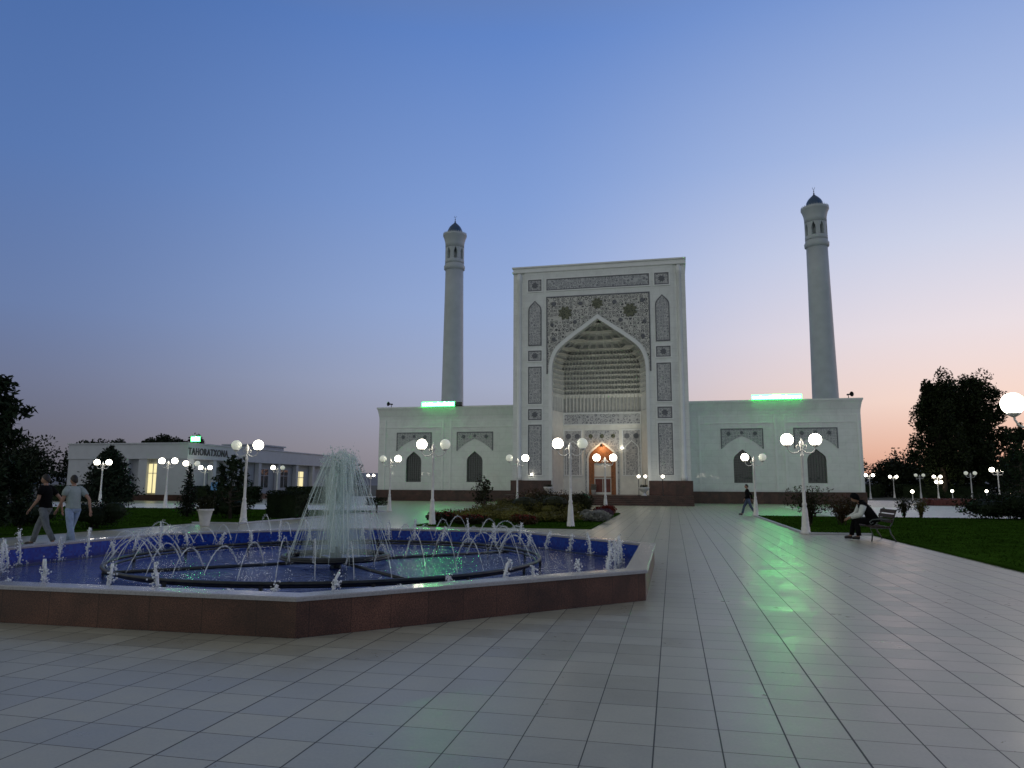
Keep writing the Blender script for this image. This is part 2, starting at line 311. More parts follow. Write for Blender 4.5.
# ------------------------------------------------------------------ mesh builder
class MB:
    def __init__(s): s.v = []; s.f = []; s.mi = []; s.sm = []
    def add(s, vs, fs, smooth=False, mi=0):
        o = len(s.v); s.v += [tuple(v) for v in vs]
        for f in fs: s.f.append([o+i for i in f]); s.sm.append(smooth); s.mi.append(mi)
    def box(s, x0, x1, y0, y1, z0, z1, bev=0., mi=0):
        if bev:
            b = bev
            # chamfered on the four vertical edges and the top rim
            ring = [(x0+b, y0), (x1-b, y0), (x1, y0+b), (x1, y1-b), (x1-b, y1), (x0+b, y1), (x0, y1-b), (x0, y0+b)]
            top = [(x0+b*1.5, y0+b), (x1-b*1.5, y0+b), (x1-b, y0+b*1.5), (x1-b, y1-b*1.5), (x1-b*1.5, y1-b), (x0+b*1.5, y1-b), (x0+b, y1-b*1.5), (x0+b, y0+b*1.5)]
            vs = [(x, y, z0) for x, y in ring]+[(x, y, z1-b) for x, y in ring]+[(x, y, z1) for x, y in top]
            fs = [[i, (i+1) % 8, 8+(i+1) % 8, 8+i] for i in range(8)]+[[8+i, 8+(i+1) % 8, 16+(i+1) % 8, 16+i] for i in range(8)]+[[16+i for i in range(8)], [7-i for i in range(8)]]
            s.add(vs, fs, mi=mi); return
        vs = [(x0, y0, z0), (x1, y0, z0), (x1, y1, z0), (x0, y1, z0), (x0, y0, z1), (x1, y0, z1), (x1, y1, z1), (x0, y1, z1)]
        s.add(vs, [[3, 2, 1, 0], [4, 5, 6, 7], [0, 1, 5, 4], [1, 2, 6, 5], [2, 3, 7, 6], [3, 0, 4, 7]], mi=mi)
    def prism(s, poly, z0, z1, mi=0):
        n = len(poly); s.add([(x, y, z0) for x, y in poly]+[(x, y, z1) for x, y in poly],
              [[n-1-i for i in range(n)], [n+i for i in range(n)]]+[[i, (i+1) % n, n+(i+1) % n, n+i] for i in range(n)], mi=mi)
    def lathe(s, prof, c=(0, 0), seg=20, smooth=True, capb=True, capt=True, mi=0):
        vs = []; fs = []; n = len(prof)
        for r, z in prof:
            for k in range(seg):
                a = 2*math.pi*k/seg; vs.append((c[0]+r*math.cos(a), c[1]+r*math.sin(a), z))
        for i in range(n-1):
            for k in range(seg):
                fs.append([i*seg+k, i*seg+(k+1) % seg, (i+1)*seg+(k+1) % seg, (i+1)*seg+k])
        if capb: fs.append([seg-1-k for k in range(seg)])
        if capt: fs.append([(n-1)*seg+k for k in range(seg)])
        s.add(vs, fs, smooth, mi)
    def tube(s, pts, r, seg=8, closed=False, cap=True, mi=0):
        pts = [Vector(p) for p in pts]; n = len(pts); rs = r if isinstance(r, (list, tuple)) else [r]*n
        vs = []; fs = []; up = None
        for i, p in enumerate(pts):
            a = pts[(i-1) % n] if (closed or i > 0) else p; b = pts[(i+1) % n] if (closed or i < n-1) else p
            d = (b-a).normalized()
            if up is None: up = d.orthogonal().normalized()
            up = (up-d*up.dot(d)); up = up.normalized() if up.length > 1e-6 else d.orthogonal().normalized()
            w = d.cross(up)
            for k in range(seg):
                t = 2*math.pi*k/seg; vs.append(p+(up*math.cos(t)+w*math.sin(t))*rs[i])
        m = n if closed else n-1
        for i in range(m):
            j = (i+1) % n
            for k in range(seg): fs.append([i*seg+k, i*seg+(k+1) % seg, j*seg+(k+1) % seg, j*seg+k])
        if cap and not closed: fs.append([seg-1-k for k in range(seg)]); fs.append([(n-1)*seg+k for k in range(seg)])
        s.add(vs, fs, True, mi)
    def ball(s, c, r, seg=14, rings=8, sc=(1, 1, 1), smooth=True, mi=0):
        vs = [(c[0], c[1], c[2]-r*sc[2])]; fs = []
        for i in range(1, rings):
            t = math.pi*i/rings-math.pi/2
            for k in range(seg):
                a = 2*math.pi*k/seg; vs.append((c[0]+r*sc[0]*math.cos(t)*math.cos(a), c[1]+r*sc[1]*math.cos(t)*math.sin(a), c[2]+r*sc[2]*math.sin(t)))
        vs.append((c[0], c[1], c[2]+r*sc[2])); e = len(vs)-1
        for k in range(seg):
            fs.append([0, 1+(k+1) % seg, 1+k]); fs.append([e, e-seg+k, e-seg+(k+1) % seg])
        for i in range(rings-2):
            for k in range(seg):
                a = 1+i*seg; fs.append([a+k, a+(k+1) % seg, a+seg+(k+1) % seg, a+seg+k])
        s.add(vs, fs, smooth, mi)
    def leaf(s, p, size, rng, flat=0., el=1.):
        """one small leaf quad with a random direction"""
        d = Vector((rng.gauss(0, 1), rng.gauss(0, 1), rng.gauss(0, 1)*(1-flat))).normalized(); a = d.orthogonal().normalized()
        t = rng.uniform(0, 6.28); a = (Matrix.Rotation(t, 3, d) @ a); b = d.cross(a)
        p = Vector(p); q = size*rng.uniform(.6, 1.3)
        s.add([p-a*q*.5*el, p-b*q*.3+a*q*.05, p+a*q*.5*el, p+b*q*.3+a*q*.05], [[0, 1, 2, 3]])
    def build(s, name, m, parent=None, loc=None):
        me = bpy.data.meshes.new(name); me.from_pydata(s.v, [], s.f); me.update()
        me.polygons.foreach_set('use_smooth', s.sm)
        ms = m if isinstance(m, (list, tuple)) else [m]
        for x in ms: me.materials.append(x)
        if len(ms) > 1: me.polygons.foreach_set('material_index', s.mi)
        o = bpy.data.objects.new(name, me); COL.objects.link(o)
        if parent: o.parent = parent
        if loc: o.location = loc
        return o

def tag(o, label, cat, group=None, kind=None):
    o['label'] = label; o['category'] = cat
    if group: o['group'] = group
    if kind: o['kind'] = kind
    return o
def thing(name, label, cat, loc=(0, 0, 0), rz=0, group=None):
    o = bpy.data.objects.new(name, None); COL.objects.link(o); o.location = loc; o.rotation_euler = (0, 0, rz); o.empty_display_size = .3
    return tag(o, label, cat, group)
def struct(name, mb, m):
    o = mb.build(name, m); o['kind'] = 'structure'; return o
def copy_tree(o, parent=None):
    c = o.copy(); COL.objects.link(c)
    if parent: c.parent = parent
    for ch in list(o.children): copy_tree(ch, c)
    return c

# ------------------------------------------------------------------ ground, plaza, lawns
CX0 = -6.1                                   # axis of the square and the mosque
def sheet(name, polys, z, m):
    b = MB()
    for p in polys: b.add([(x, y, z) for x, y in p], [list(range(len(p)))])
    return struct(name, b, m)
sheet('ground', [[(-4000, -600), (4000, -600), (4000, 6000), (-4000, 6000)]], -.03, M['land'])
sheet('plaza_paving', [[(-60, -30), (60, -30), (60, 92), (-60, 92)]], 0, M['paving'])
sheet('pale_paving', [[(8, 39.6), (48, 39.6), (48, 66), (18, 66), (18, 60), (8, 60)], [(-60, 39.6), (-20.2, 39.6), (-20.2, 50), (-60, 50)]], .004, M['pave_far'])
lawnR = [(4.1, 39.4), (4.1, 25.1), (6.1, 25.1), (6.1, -20), (45, -20), (45, 39.4)]
lawnL = [(2*CX0-x, y) for x, y in lawnR][::-1]
for nm, poly in (('lawn', lawnR), ('lawn', lawnL)):
    b = MB(); b.prism(poly, .004, .05); struct(nm, b, M['grass'])
    # pale kerb stones edging the lawn
    kb = MB()
    n = len(poly)
    for i in range(n):
        (ax, ay), (bx, by) = poly[i], poly[(i+1) % n]
        if min(ay, by) <= -20 or max(abs(ax-CX0), abs(bx-CX0)) > 45: continue
        d = Vector((bx-ax, by-ay)).normalized(); w = Vector((d.y, -d.x))*.1
        ln = (Vector((bx, by))-Vector((ax, ay))).length; k = max(1, int(ln/.9))
        for q in range(k):
            p0 = Vector((ax, ay))+d*(ln*q/k+.004); p1 = Vector((ax, ay))+d*(ln*(q+1)/k-.004)
            kb.prism([p0+w*.5, p0-w*.5, p1-w*.5, p1+w*.5] if False else [tuple(p0-w*.5), tuple(p1-w*.5), tuple(p1+w*.5), tuple(p0+w*.5)], .006, .062)
    struct('kerb', kb, M['bldg'])
bed = [(-9.35, 25.7), (-2.85, 25.7), (-2.85, 40.3), (-9.35, 40.3)]
b = MB(); b.prism(bed, .004, .06); struct('flower_bed', b, M['grass'])
# grass blades over the lawns and the bed
def blades(name, n, xr, yr, inside, size, seed):
    g = random.Random(seed); b = MB()
    for i in range(n):
        x = g.uniform(*xr); u = g.random(); y = yr[0]+(yr[1]-yr[0])*u**1.5
        if not inside(x, y): continue
        h = size*.6*g.uniform(.6, 1.5); a = g.uniform(0, 6.28); w = .014+.0006*y; dx, dy = math.cos(a)*w, math.sin(a)*w
        lx, ly = g.gauss(0, h*.35), g.gauss(0, h*.35)
        b.add([(x-dx, y-dy, .045), (x+dx, y+dy, .045), (x+lx, y+ly, .05+h)], [[0, 1, 2]])
    o = b.build(name, M['grass']); o['kind'] = 'stuff'; return tag(o, {'R': 'short mown dark green grass to the right of the plaza', 'L': 'short mown dark green grass to the left of the fountain', 'B': 'low green grass in the middle flower bed'}[name_key], 'grass', kind='stuff')
name_key = 'R'; blades('grass', 42000, (4.2, 26), (9, 39.2), lambda x, y: x > (4.2 if y > 25.2 else 6.2), .055, 1)
name_key = 'L'; blades('grass', 26000, (-34, -16.4), (11, 39.2), lambda x, y: x < (-16.5 if y > 25.2 else -18.5), .055, 2)
name_key = 'B'; blades('grass', 9000, (-9.25, -2.95), (25.8, 40.2), lambda x, y: True, .06, 3)
# distant hills
hb = MB(); hv = []; hn = 90
for i in range(hn+1):
    az = R(-70+150*i/hn); d = 5200
    h = 60+55*(.5+.5*math.sin(i*.53))*(.5+.5*math.sin(i*.19+1))+45*math.exp(-((math.degrees(az)-17.5)/3.2)**2)+75*math.exp(-((math.degrees(az)-25)/4)**2)+8*rnd.random()
    for dd, hh in ((d-900, -5), (d-350, h*.55), (d, h), (d+700, -5)): hv.append((math.sin(az)*dd, math.cos(az)*dd, hh))
hb.add(hv, [[i*4+k, (i+1)*4+k, (i+1)*4+k+1, i*4+k+1] for i in range(hn) for k in range(3)], True)
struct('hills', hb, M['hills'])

# ------------------------------------------------------------------ mosque
mosque = thing('mosque', 'great white marble mosque with a tall arched portal and two low wings', 'mosque', (CX0, 62, 0))
def arch_pts(half, spring, apex, n=10, keel=None):
    """right half of a pointed four-centred arch, from the spring up to the apex: (x, z)"""
    prof = keel or [(1, 0), (.99, .16), (.935, .33), (.82, .48), (.56, .66), (.28, .83), (0, 1)]
    out = []
    m = len(prof)-1
    for i in range(n+1):
        t = i/n*m; k = min(int(t), m-1); f = t-k
        p0 = prof[max(k-1, 0)]; p1 = prof[k]; p2 = prof[k+1]; p3 = prof[min(k+2, m)]
        def cr(a, b, c, d): return .5*((2*b)+(-a+c)*f+(2*a-5*b+4*c-d)*f*f+(-a+3*b-3*c+d)*f**3)
        out.append((max(0, half*cr(p0[0], p1[0], p2[0], p3[0])), spring+(apex-spring)*cr(p0[1], p1[1], p2[1], p3[1])))
    out[0] = (half, spring); out[-1] = (0, apex)
    return out
def wall_with_arch(b, x0, x1, z0, z1, cx, half, zb, spring, apex, y, depth, n=10):
    """front wall (facing -Y) with an arched hole, plus the reveal of the hole"""
    ap = arch_pts(half, spring, apex, n)
    lv = [(half, zb)]+ap
    if zb > z0: b.add([(x0, y, z0), (x1, y, z0), (x1, y, zb), (x0, y, zb)], [[0, 1, 2, 3]])
    for (h0, a0), (h1, a1) in zip(lv, lv[1:]):
        b.add([(x0, y, a0), (cx-h0, y, a0), (cx-h1, y, a1), (x0, y, a1)], [[0, 1, 2, 3]])
        b.add([(cx+h0, y, a0), (x1, y, a0), (x1, y, a1), (cx+h1, y, a1)], [[0, 1, 2, 3]])
        b.add([(cx-h0, y, a0), (cx-h0, y+depth, a0), (cx-h1, y+depth, a1), (cx-h1, y, a1)], [[0, 1, 2, 3]])
        b.add([(cx+h0, y+depth, a0), (cx+h0, y, a0), (cx+h1, y, a1), (cx+h1, y+depth, a1)], [[0, 1, 2, 3]])
    b.add([(x0, y, apex), (x1, y, apex), (x1, y, z1), (x0, y, z1)], [[0, 1, 2, 3]])
    if zb > z0: b.add([(cx-half, y, zb), (cx+half, y, zb), (cx+half, y+depth, zb), (cx-half, y+depth, zb)], [[0, 1, 2, 3]])
HP = 7.6; HT = 21.2; NB = .78                 # portal half width, height; niche floor
b = MB()
wall_with_arch(b, -6.55, 6.55, NB, HT-.55, 0, 4.1, NB, 11.3, 16.15, 0, .8, 18)
for s in (-1, 1):                             # slightly set-back corner strips with a slim shaft
    xa, xb = sorted((s*6.55, s*HP))
    b.add([(xa, .12, NB), (xb, .12, NB), (xb, .12, HT-.55), (xa, .12, HT-.55)], [[0, 1, 2, 3]])
    b.add([(s*6.55, 0, NB), (s*6.55, .12, NB), (s*6.55, .12, HT-.55), (s*6.55, 0, HT-.55)], [[0, 1, 2, 3]])
    b.add([(s*HP, .12, NB), (s*HP, 9, NB), (s*HP, 9, HT-.55), (s*HP, .12, HT-.55)], [[0, 1, 2, 3]])
b.add([(-HP, 9, NB), (HP, 9, NB), (HP, 9, HT-.55), (-HP, 9, HT-.55)], [[0, 1, 2, 3]])
b.build('portal', M['marble'], mosque)
b = MB(); b.box(-HP-.08, HP+.08, -.1, 9.08, HT-.55, HT-.42); b.box(-HP, HP, -.02, 9, HT-.42, HT-.12); b.box(-HP-.1, HP+.1, -.14, 9.1, HT-.12, HT)
b.build('portal_cornice', M['marble_plain'], mosque)
for s in (-1, 1):
    b = MB(); b.lathe([(.2, NB+1.2), (.26, NB+1.25), (.26, NB+1.6), (.2, NB+1.7), (.2, HT-1.4), (.26, HT-1.3), (.26, HT-.9), (.2, HT-.6)], (s*7.05, .12), 14)
    b.build('corner_shaft', M['marble_plain'], mosque)
# arch rim
def arch_band(b, h0, s0, a0, h1, s1, a1, zb, y0, y1, n=18):
    pa = [(h0, zb)]+arch_pts(h0, s0, a0, n); pb = [(h1, zb)]+arch_pts(h1, s1, a1, n)
    for sg in (-1, 1):
        vs = []
        for (xa, za), (xb, zb2) in zip(pa, pb): vs += [(sg*xa, y0, za), (sg*xb, y0, zb2), (sg*xa, y1, za), (sg*xb, y1, zb2)]
        fs = []
        for i in range(len(pa)-1):
            k = 4*i; fs += [[k, k+1, k+5, k+4], [k+1, k+3, k+7, k+5], [k+2, k, k+4, k+6]]
        b.add(vs, fs)
b = MB(); arch_band(b, 4.08, 11.3, 16.12, 4.36, 11.35, 16.5, NB+.1, -.1, .05); b.build('arch_rim', M['marble_plain'], mosque)

def frame(b, x0, x1, z0, z1, w, y0, y1):
    b.box(x0-w, x0, y0, y1, z0-w, z1+w); b.box(x1, x1+w, y0, y1, z0-w, z1+w); b.box(x0, x1, y0, y1, z0-w, z0); b.box(x0, x1, y0, y1, z1, z1+w)
def panel(name, x0, x1, z0, z1, m='panel', parent=mosque, y=0., w=.09):
    b = MB(); b.box(x0, x1, y-.03, y+.02, z0, z1); o = b.build(name, M[m], parent)
    f = MB(); frame(f, x0, x1, z0, z1, w, y-.05, y+.02); f.build('panel_border', M['border'], o)
    f = MB(); frame(f, x0-w, x1+w, z0-w, z1+w, .1, y-.07, y+.02); f.build('panel_moulding', M['marble_plain'], o)
    return o
def motif(parent, cx, cz, r, y, m='border'):
    b = MB(); n = 24
    vs = [(cx, y-.045, cz)]
    for k in range(n):
        a = 2*math.pi*k/n; q = r*(1 if k % 3 else .72); vs.append((cx+q*math.cos(a), y-.045, cz+q*math.sin(a)))
    for k in range(n): vs.append((vs[1+k][0], y, vs[1+k][2]))
    b.add(vs, [[0, 1+(k+1) % n, 1+k] for k in range(n)]+[[1+k, 1+(k+1) % n, 1+n+(k+1) % n, 1+n+k] for k in range(n)])
    return b.build('rosette', M[m], parent)
panel('inscription_band', -4.45, 4.45, 18.98, 19.86, 'band')
for s in (-1, 1):
    c = s*5.6
    o = panel('square_panel', c-.52, c+.52, 18.98, 19.86); motif(o, c, 19.42, .3, 0)
    # tall panel closed by a pointed arch
    ap = arch_pts(.52, 16.95, 17.9, 8); pts = [(c-.52, 13.98), (c+.52, 13.98)]+[(c+x, z) for x, z in ap]+[(c-x, z) for x, z in ap[-2::-1]]
    b = MB(); n = len(pts); b.add([(x, -.03, z) for x, z in pts]+[(x, .02, z) for x, z in pts], [list(range(n))]+[[i, i+n, (i+1) % n+n, (i+1) % n] for i in range(n)])
    o = b.build('arched_panel', M['panel'], mosque)
    cen = (c, 15.9); f = MB()
    for i in range(n):
        (xa, za), (xb, zb) = pts[i], pts[(i+1) % n]
        sc = lambda x, z: (c+(x-c)*1.16, 15.9+(z-15.9)*1.05)
        (xc, zc), (xd, zd) = sc(xa, za), sc(xb, zb)
        f.add([(xa, -.05, za), (xb, -.05, zb), (xd, -.05, zd), (xc, -.05, zc), (xd, .02, zd), (xc, .02, zc)], [[0, 1, 2, 3], [3, 2, 4, 5]])
    f.build('panel_border', M['border'], o)
    o = panel('square_panel', c-.52, c+.52, 12.6, 13.35); motif(o, c, 12.97, .28, 0)
    panel('tall_panel', c-.52, c+.52, 8.76, 11.9)
    o = panel('square_panel', c-.52, c+.52, 7.32, 8.12); motif(o, c, 7.72, .28, 0)
    panel('tall_panel', c-.52, c+.52, 2.55, 6.74)
# spandrels above the great arch
b = MB(); ap = arch_pts(4.42, 11.35, 16.55, 18); top = 18.2
for s in (-1, 1):
    for (h0, a0), (h1, a1) in zip(ap, ap[1:]):
        b.add([(s*h0, -.03, a0), (s*4.45, -.03, a0), (s*4.45, -.03, a1), (s*h1, -.03, a1)], [[0, 1, 2, 3] if s > 0 else [3, 2, 1, 0]])
b.add([(-4.45, -.03, 16.55), (4.45, -.03, 16.55), (4.45, -.03, top), (-4.45, -.03, top)], [[0, 1, 2, 3]])
spand = b.build('spandrel', M['spandrel'], mosque)
f = MB()
for s in (-1, 1):
    xa, xb = sorted((s*4.45, s*4.56)); f.box(xa, xb, -.05, .02, 11.3, top+.11)
f.box(-4.45, 4.45, -.05, .02, top, top+.11)
f.build('spandrel_border', M['border'], spand)
for x, z, r in ((-2.85, 16.75, .62), (2.85, 16.75, .62)): motif(spand, x, z, r, -.03, 'medallion')
motif(spand, 0, 17.5, .5, -.03, 'medallion')
g = random.Random(5)
for s in (-1, 1):
    for x, z, r in ((3.9, 17.6, .22), (1.5, 17.55, .2), (2.0, 15.9, .2), (3.9, 14.4, .2), (4.05, 15.7, .17)): motif(spand, s*x, z, r, -.03, 'border')

# niche: three facets with a stalactite vault
ND = .8
def plan(a, d0=1.9):
    k = a/4.1; return [(-a, ND), (-3.5*k, ND+d0*k), (3.5*k, ND+d0*k), (a, ND)]
def on_plan(a, s):
    p = [Vector(q) for q in plan(a)]; l = [(p[i+1]-p[i]).length for i in range(3)]; tot = sum(l); d = s*tot
    for i in range(3):
        if d <= l[i] or i == 2: return p[i]+(p[i+1]-p[i])*(d/l[i]), (p[i+1]-p[i]).normalized()
        d -= l[i]
def ahalf(z):
    if z <= 11.3: return 4.1
    pr = arch_pts(4.1, 11.3, 16.15, 40)
    for (h0, a0), (h1, a1) in zip(pr, pr[1:]):
        if z <= a1: return h0+(h1-h0)*(z-a0)/(a1-a0)
    return 0.02
b = MB(); p0 = plan(4.1)
for (xa, ya), (xb, yb) in zip(p0, p0[1:]): b.add([(xa, ya, NB), (xb, yb, NB), (xb, yb, 8.15), (xa, ya, 8.15)], [[0, 1, 2, 3]])
niche = b.build('niche_wall', M['niche'], mosque)
b = MB()
levels = [8.15, 9.75]+[9.75+.45*q_ for q_ in range(1, 10)]+[14.5, 15.2, 15.95]
for ti in range(len(levels)-1):
    z0, z1 = levels[ti], levels[ti+1]
    a1 = ahalf(z1); a0 = ahalf(z0)
    cells = max(6, int(round(38*a1/4.1))) if ti else 34
    if ti >= 10: cells = max(5, cells//2+1)

    su = 8; nz = 5; ns_ = cells*su; vs = []
    for j in range(nz+1):
        t = j/nz; z = z0+(z1-z0)*t
        for i in range(ns_+1):
            s = i/ns_; u = (i % su)/su; c = math.sin(math.pi*u)
            az_ = max(.03, ahalf(z)); dep = (.34 if ti else .16)*(.5+.5*a1/4.1)*min(1, 1.7*c)*max(0, 1-t**2.6) if ti else .16*min(1, 1.6*c)*(1 if t < .8 else max(0, 1-((t-.8)/.2)**2))
            p, d = on_plan(az_, s); nrm = Vector((-d.y, d.x))
            q = p+nrm*dep; vs.append((q.x, q.y, z))
    fs = [[j*(ns_+1)+i, j*(ns_+1)+i+1, (j+1)*(ns_+1)+i+1, (j+1)*(ns_+1)+i] for j in range(nz) for i in range(ns_)]
    deps = [0]*len(vs)
    for f_ in fs:
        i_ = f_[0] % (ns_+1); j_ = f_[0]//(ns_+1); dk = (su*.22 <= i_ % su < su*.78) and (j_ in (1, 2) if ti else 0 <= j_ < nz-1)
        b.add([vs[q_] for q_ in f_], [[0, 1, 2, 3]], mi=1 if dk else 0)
    if ti < len(levels)-2:   # soffit ledge to the next tier
        a2 = ahalf(levels[ti+2]); n2 = 40; vv = []
        for i in range(n2+1):
            p, d = on_plan(max(a1, .04), i/n2); nrm = Vector((-d.y, d.x)); p2, d2 = on_plan(max(a2, .05), i/n2); n_2 = Vector((-d2.y, d2.x)); q2 = p2+n_2*.02*(1 if 0 < i < n2 else 0)
            vv += [(p.x, p.y, z1), (q2.x, q2.y, z1)]
        b.add(vv, [[2*i, 2*i+2, 2*i+3, 2*i+1] for i in range(n2)])
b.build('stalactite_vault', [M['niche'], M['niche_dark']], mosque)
b = MB(); b.box(-4.1, 4.1, 0, 6.5, NB-.3, NB); b.build('niche_floor', M['plinth'], mosque)
# facet decorations
def facet_panel(fi, u0, u1, z0, z1, name, m, arch=False, out=.03):
    """panel on niche facet fi (0 left, 1 back, 2 right), u = metres from the facet's middle"""
    p = plan(4.1); A, B = Vector(p[fi]), Vector(p[fi+1]); d = (B-A).normalized(); nrm = Vector((d.y, -d.x)); c = (A+B)/2
    P3 = lambda u, z, o: (c.x+d.x*u+nrm.x*o, c.y+d.y*u+nrm.y*o, z)
    b = MB(); b.add([P3(u0, z0, out), P3(u1, z0, out), P3(u1, z1, out), P3(u0, z1, out), P3(u0, z0, -.02), P3(u1, z0, -.02), P3(u1, z1, -.02), P3(u0, z1, -.02)],
                    [[0, 1, 2, 3], [0, 4, 5, 1], [1, 5, 6, 2], [2, 6, 7, 3], [3, 7, 4, 0]])
    o = b.build(name, M[m], niche); f = MB()
    def bar(ua, ub, za, zb, w=.07):
        f.add([P3(ua, za, w), P3(ub, za, w), P3(ub, zb, w), P3(ua, zb, w), P3(ua, za, 0), P3(ub, za, 0), P3(ub, zb, 0), P3(ua, zb, 0)], [[0, 1, 2, 3], [0, 4, 5, 1], [1, 5, 6, 2], [2, 6, 7, 3], [3, 7, 4, 0]])
    w = .1; bar(u0-w, u0, z0-w, z1+w); bar(u1, u1+w, z0-w, z1+w); bar(u0, u1, z0-w, z0); bar(u0, u1, z1, z1+w)
    f.build('panel_moulding', M['marble_plain'], o)
    if arch:
        f = MB(); h = (u1-u0)/2*.86; cu = (u0+u1)/2; sp = z0+(z1-z0)*.55; ax = z0+(z1-z0)*.78
        pa = [(h, z0)]+arch_pts(h, sp, ax, 10); pb = [(h-.09, z0)]+arch_pts(h-.09, sp, ax-.12, 10)
        for s in (-1, 1):
            for i in range(len(pa)-1):
                f.add([P3(cu+s*pa[i][0], pa[i][1], .05), P3(cu+s*pa[i+1][0], pa[i+1][1], .05), P3(cu+s*pb[i+1][0], pb[i+1][1], .05), P3(cu+s*pb[i][0], pb[i][1], .05)], [[0, 1, 2, 3]])
        f.build('arch_line', M['marble_plain'], o)
    return o, P3
fw = (Vector(plan(4.1)[1])-Vector(plan(4.1)[0])).length
facet_panel(1, -3.38, 3.38, 7.05, 7.95, 'inscription_band', 'band')
for uc in (-2.62, 2.62):
    o, P3 = facet_panel(1, uc-.75, uc+.75, 2.5, 6.45, 'niche_panel', 'panel', True)
    for u in (uc-.4, uc+.4):
        n = 12; vs = [P3(u, 5.95, .06)]+[P3(u+.24*math.cos(k*6.283/n), 5.95+.24*math.sin(k*6.283/n), .06) for k in range(n)]
        r = MB(); r.add(vs, [[0, 1+k, 1+(k+1) % n] for k in range(n)]); r.build('rosette', M['border'], o)
# door surround with arched wooden porch
YB = ND+1.9
b = MB(); wall_with_arch(b, -1.52, 1.52, NB, 6.45, 0, 1.33, NB, 3.7, 5.45, YB-.06, .06, 12); o = b.build('door_surround', M['panel'], niche)
b = MB(); arch_band(b, 1.2, 3.7, 5.3, 1.36, 3.72, 5.5, NB, YB-.12, YB-.03, 12); b.build('arch_line', M['marble_plain'], o)
for u in (-1.0, 0, 1.0):
    n = 12; vs = [(u, YB-.08, 5.95)]+[(u+.2*math.cos(k*6.283/n), YB-.08, 5.95+.2*math.sin(k*6.283/n)) for k in range(n)]
    r = MB(); r.add(vs, [[0, 1+(k+1) % n, 1+k] for k in range(n)]); r.build('rosette', M['medallion'], o)
b = MB(); ap = [(1.25, NB)]+arch_pts(1.25, 3.7, 5.36, 12); pts = [(x, z) for x, z in ap]+[(-x, z) for x, z in ap[-2::-1]]
dl, dr, dt = -.72, .78, 3.55            # doorway inside the wooden screen
def seg_fill(z0, z1):
    pass
lv = ap
for (h0, a0), (h1, a1) in zip(lv, lv[1:]):
    if a0 < dt-1e-6:
        a1c = min(a1, dt); 
        b.add([(-h0, YB-.04, a0), (dl, YB-.04, a0), (dl, YB-.04, a1c), (-h0, YB-.04, a1c)], [[0, 1, 2, 3]])
        b.add([(dr, YB-.04, a0), (h0, YB-.04, a0), (h0, YB-.04, a1c), (dr, YB-.04, a1c)], [[0, 1, 2, 3]])
        if a1 > dt: b.add([(-h0, YB-.04, dt), (h0, YB-.04, dt), (h1, YB-.04, a1), (-h1, YB-.04, a1)], [[0, 1, 2, 3]])
    else:
        b.add([(-h0, YB-.04, a0), (h0, YB-.04, a0), (h1, YB-.04, a1), (-h1, YB-.04, a1)], [[0, 1, 2, 3]])
door = b.build('doorway', M['wood'], mosque)
b = MB(); b.box(dl, dr, YB+.02, YB+.08, NB, 2.3); b.box(dl+.08, .0, YB-.01, YB+.02, NB+.2, 2.15); b.box(.06, dr-.08, YB-.01, YB+.02, NB+.2, 2.15); b.build('door_leaf', M['wood_dark'], door)
b = MB(); b.box(dl+.35, dr, YB+.02, YB+.06, 2.32, dt); b.build('lit_transom', M['white_cloth'], door)
b = MB(); b.box(dl, dl+.33, YB+.02, YB+.06, 2.32, dt); b.build('dark_transom', M['glass'], door)
b = MB(); frame(b, dl, dr, NB, dt, .09, YB-.09, YB-.02); b.box(dl, dr, YB-.05, YB+.02, 2.28, 2.34); b.build('door_frame', M['wood'], door)
pl = bpy.data.lights.new('porch_lamp', 'POINT'); pl.energy = 48; pl.color = (1, .62, .3); pl.shadow_soft_size = .12
po = bpy.data.objects.new('porch_lamp', pl); COL.objects.link(po); po.parent = mosque; po.location = (0, YB-.75, 4.9)
b = MB(); b.tube([(0, YB-.02, 5.2), (0, YB-.7, 5.2)], .02, 6); b.lathe([(.03, 5.1), (.12, 5.05), (.14, 4.98), (.05, 5.2)], (0, YB-.72), 10); b.build('lantern', M['dark_metal'], door)
# plinth of the portal and the steps
b = MB(); 
for s in (-1, 1):
    xa, xb = sorted((s*4.15, s*(HP+.14))); b.box(xa, xb, -.16, 2, NB, 1.9); b.box(xa, xb+.0, -.2, 2, 1.9, 1.98)
b.box(-HP-.14, HP+.14, -.16, 8.9, -.02, NB-.004)
b.build('portal_plinth', M['plinth'], mosque)
b = MB()
for i in range(5): b.box(-HP-.1+.0, HP+.1, -4.1+.32*i, -4.1+.32*(i+1) if i < 4 else -.17, 0, .15*(i+1)+.002)
b.build('stairs', M['plinth'], mosque)
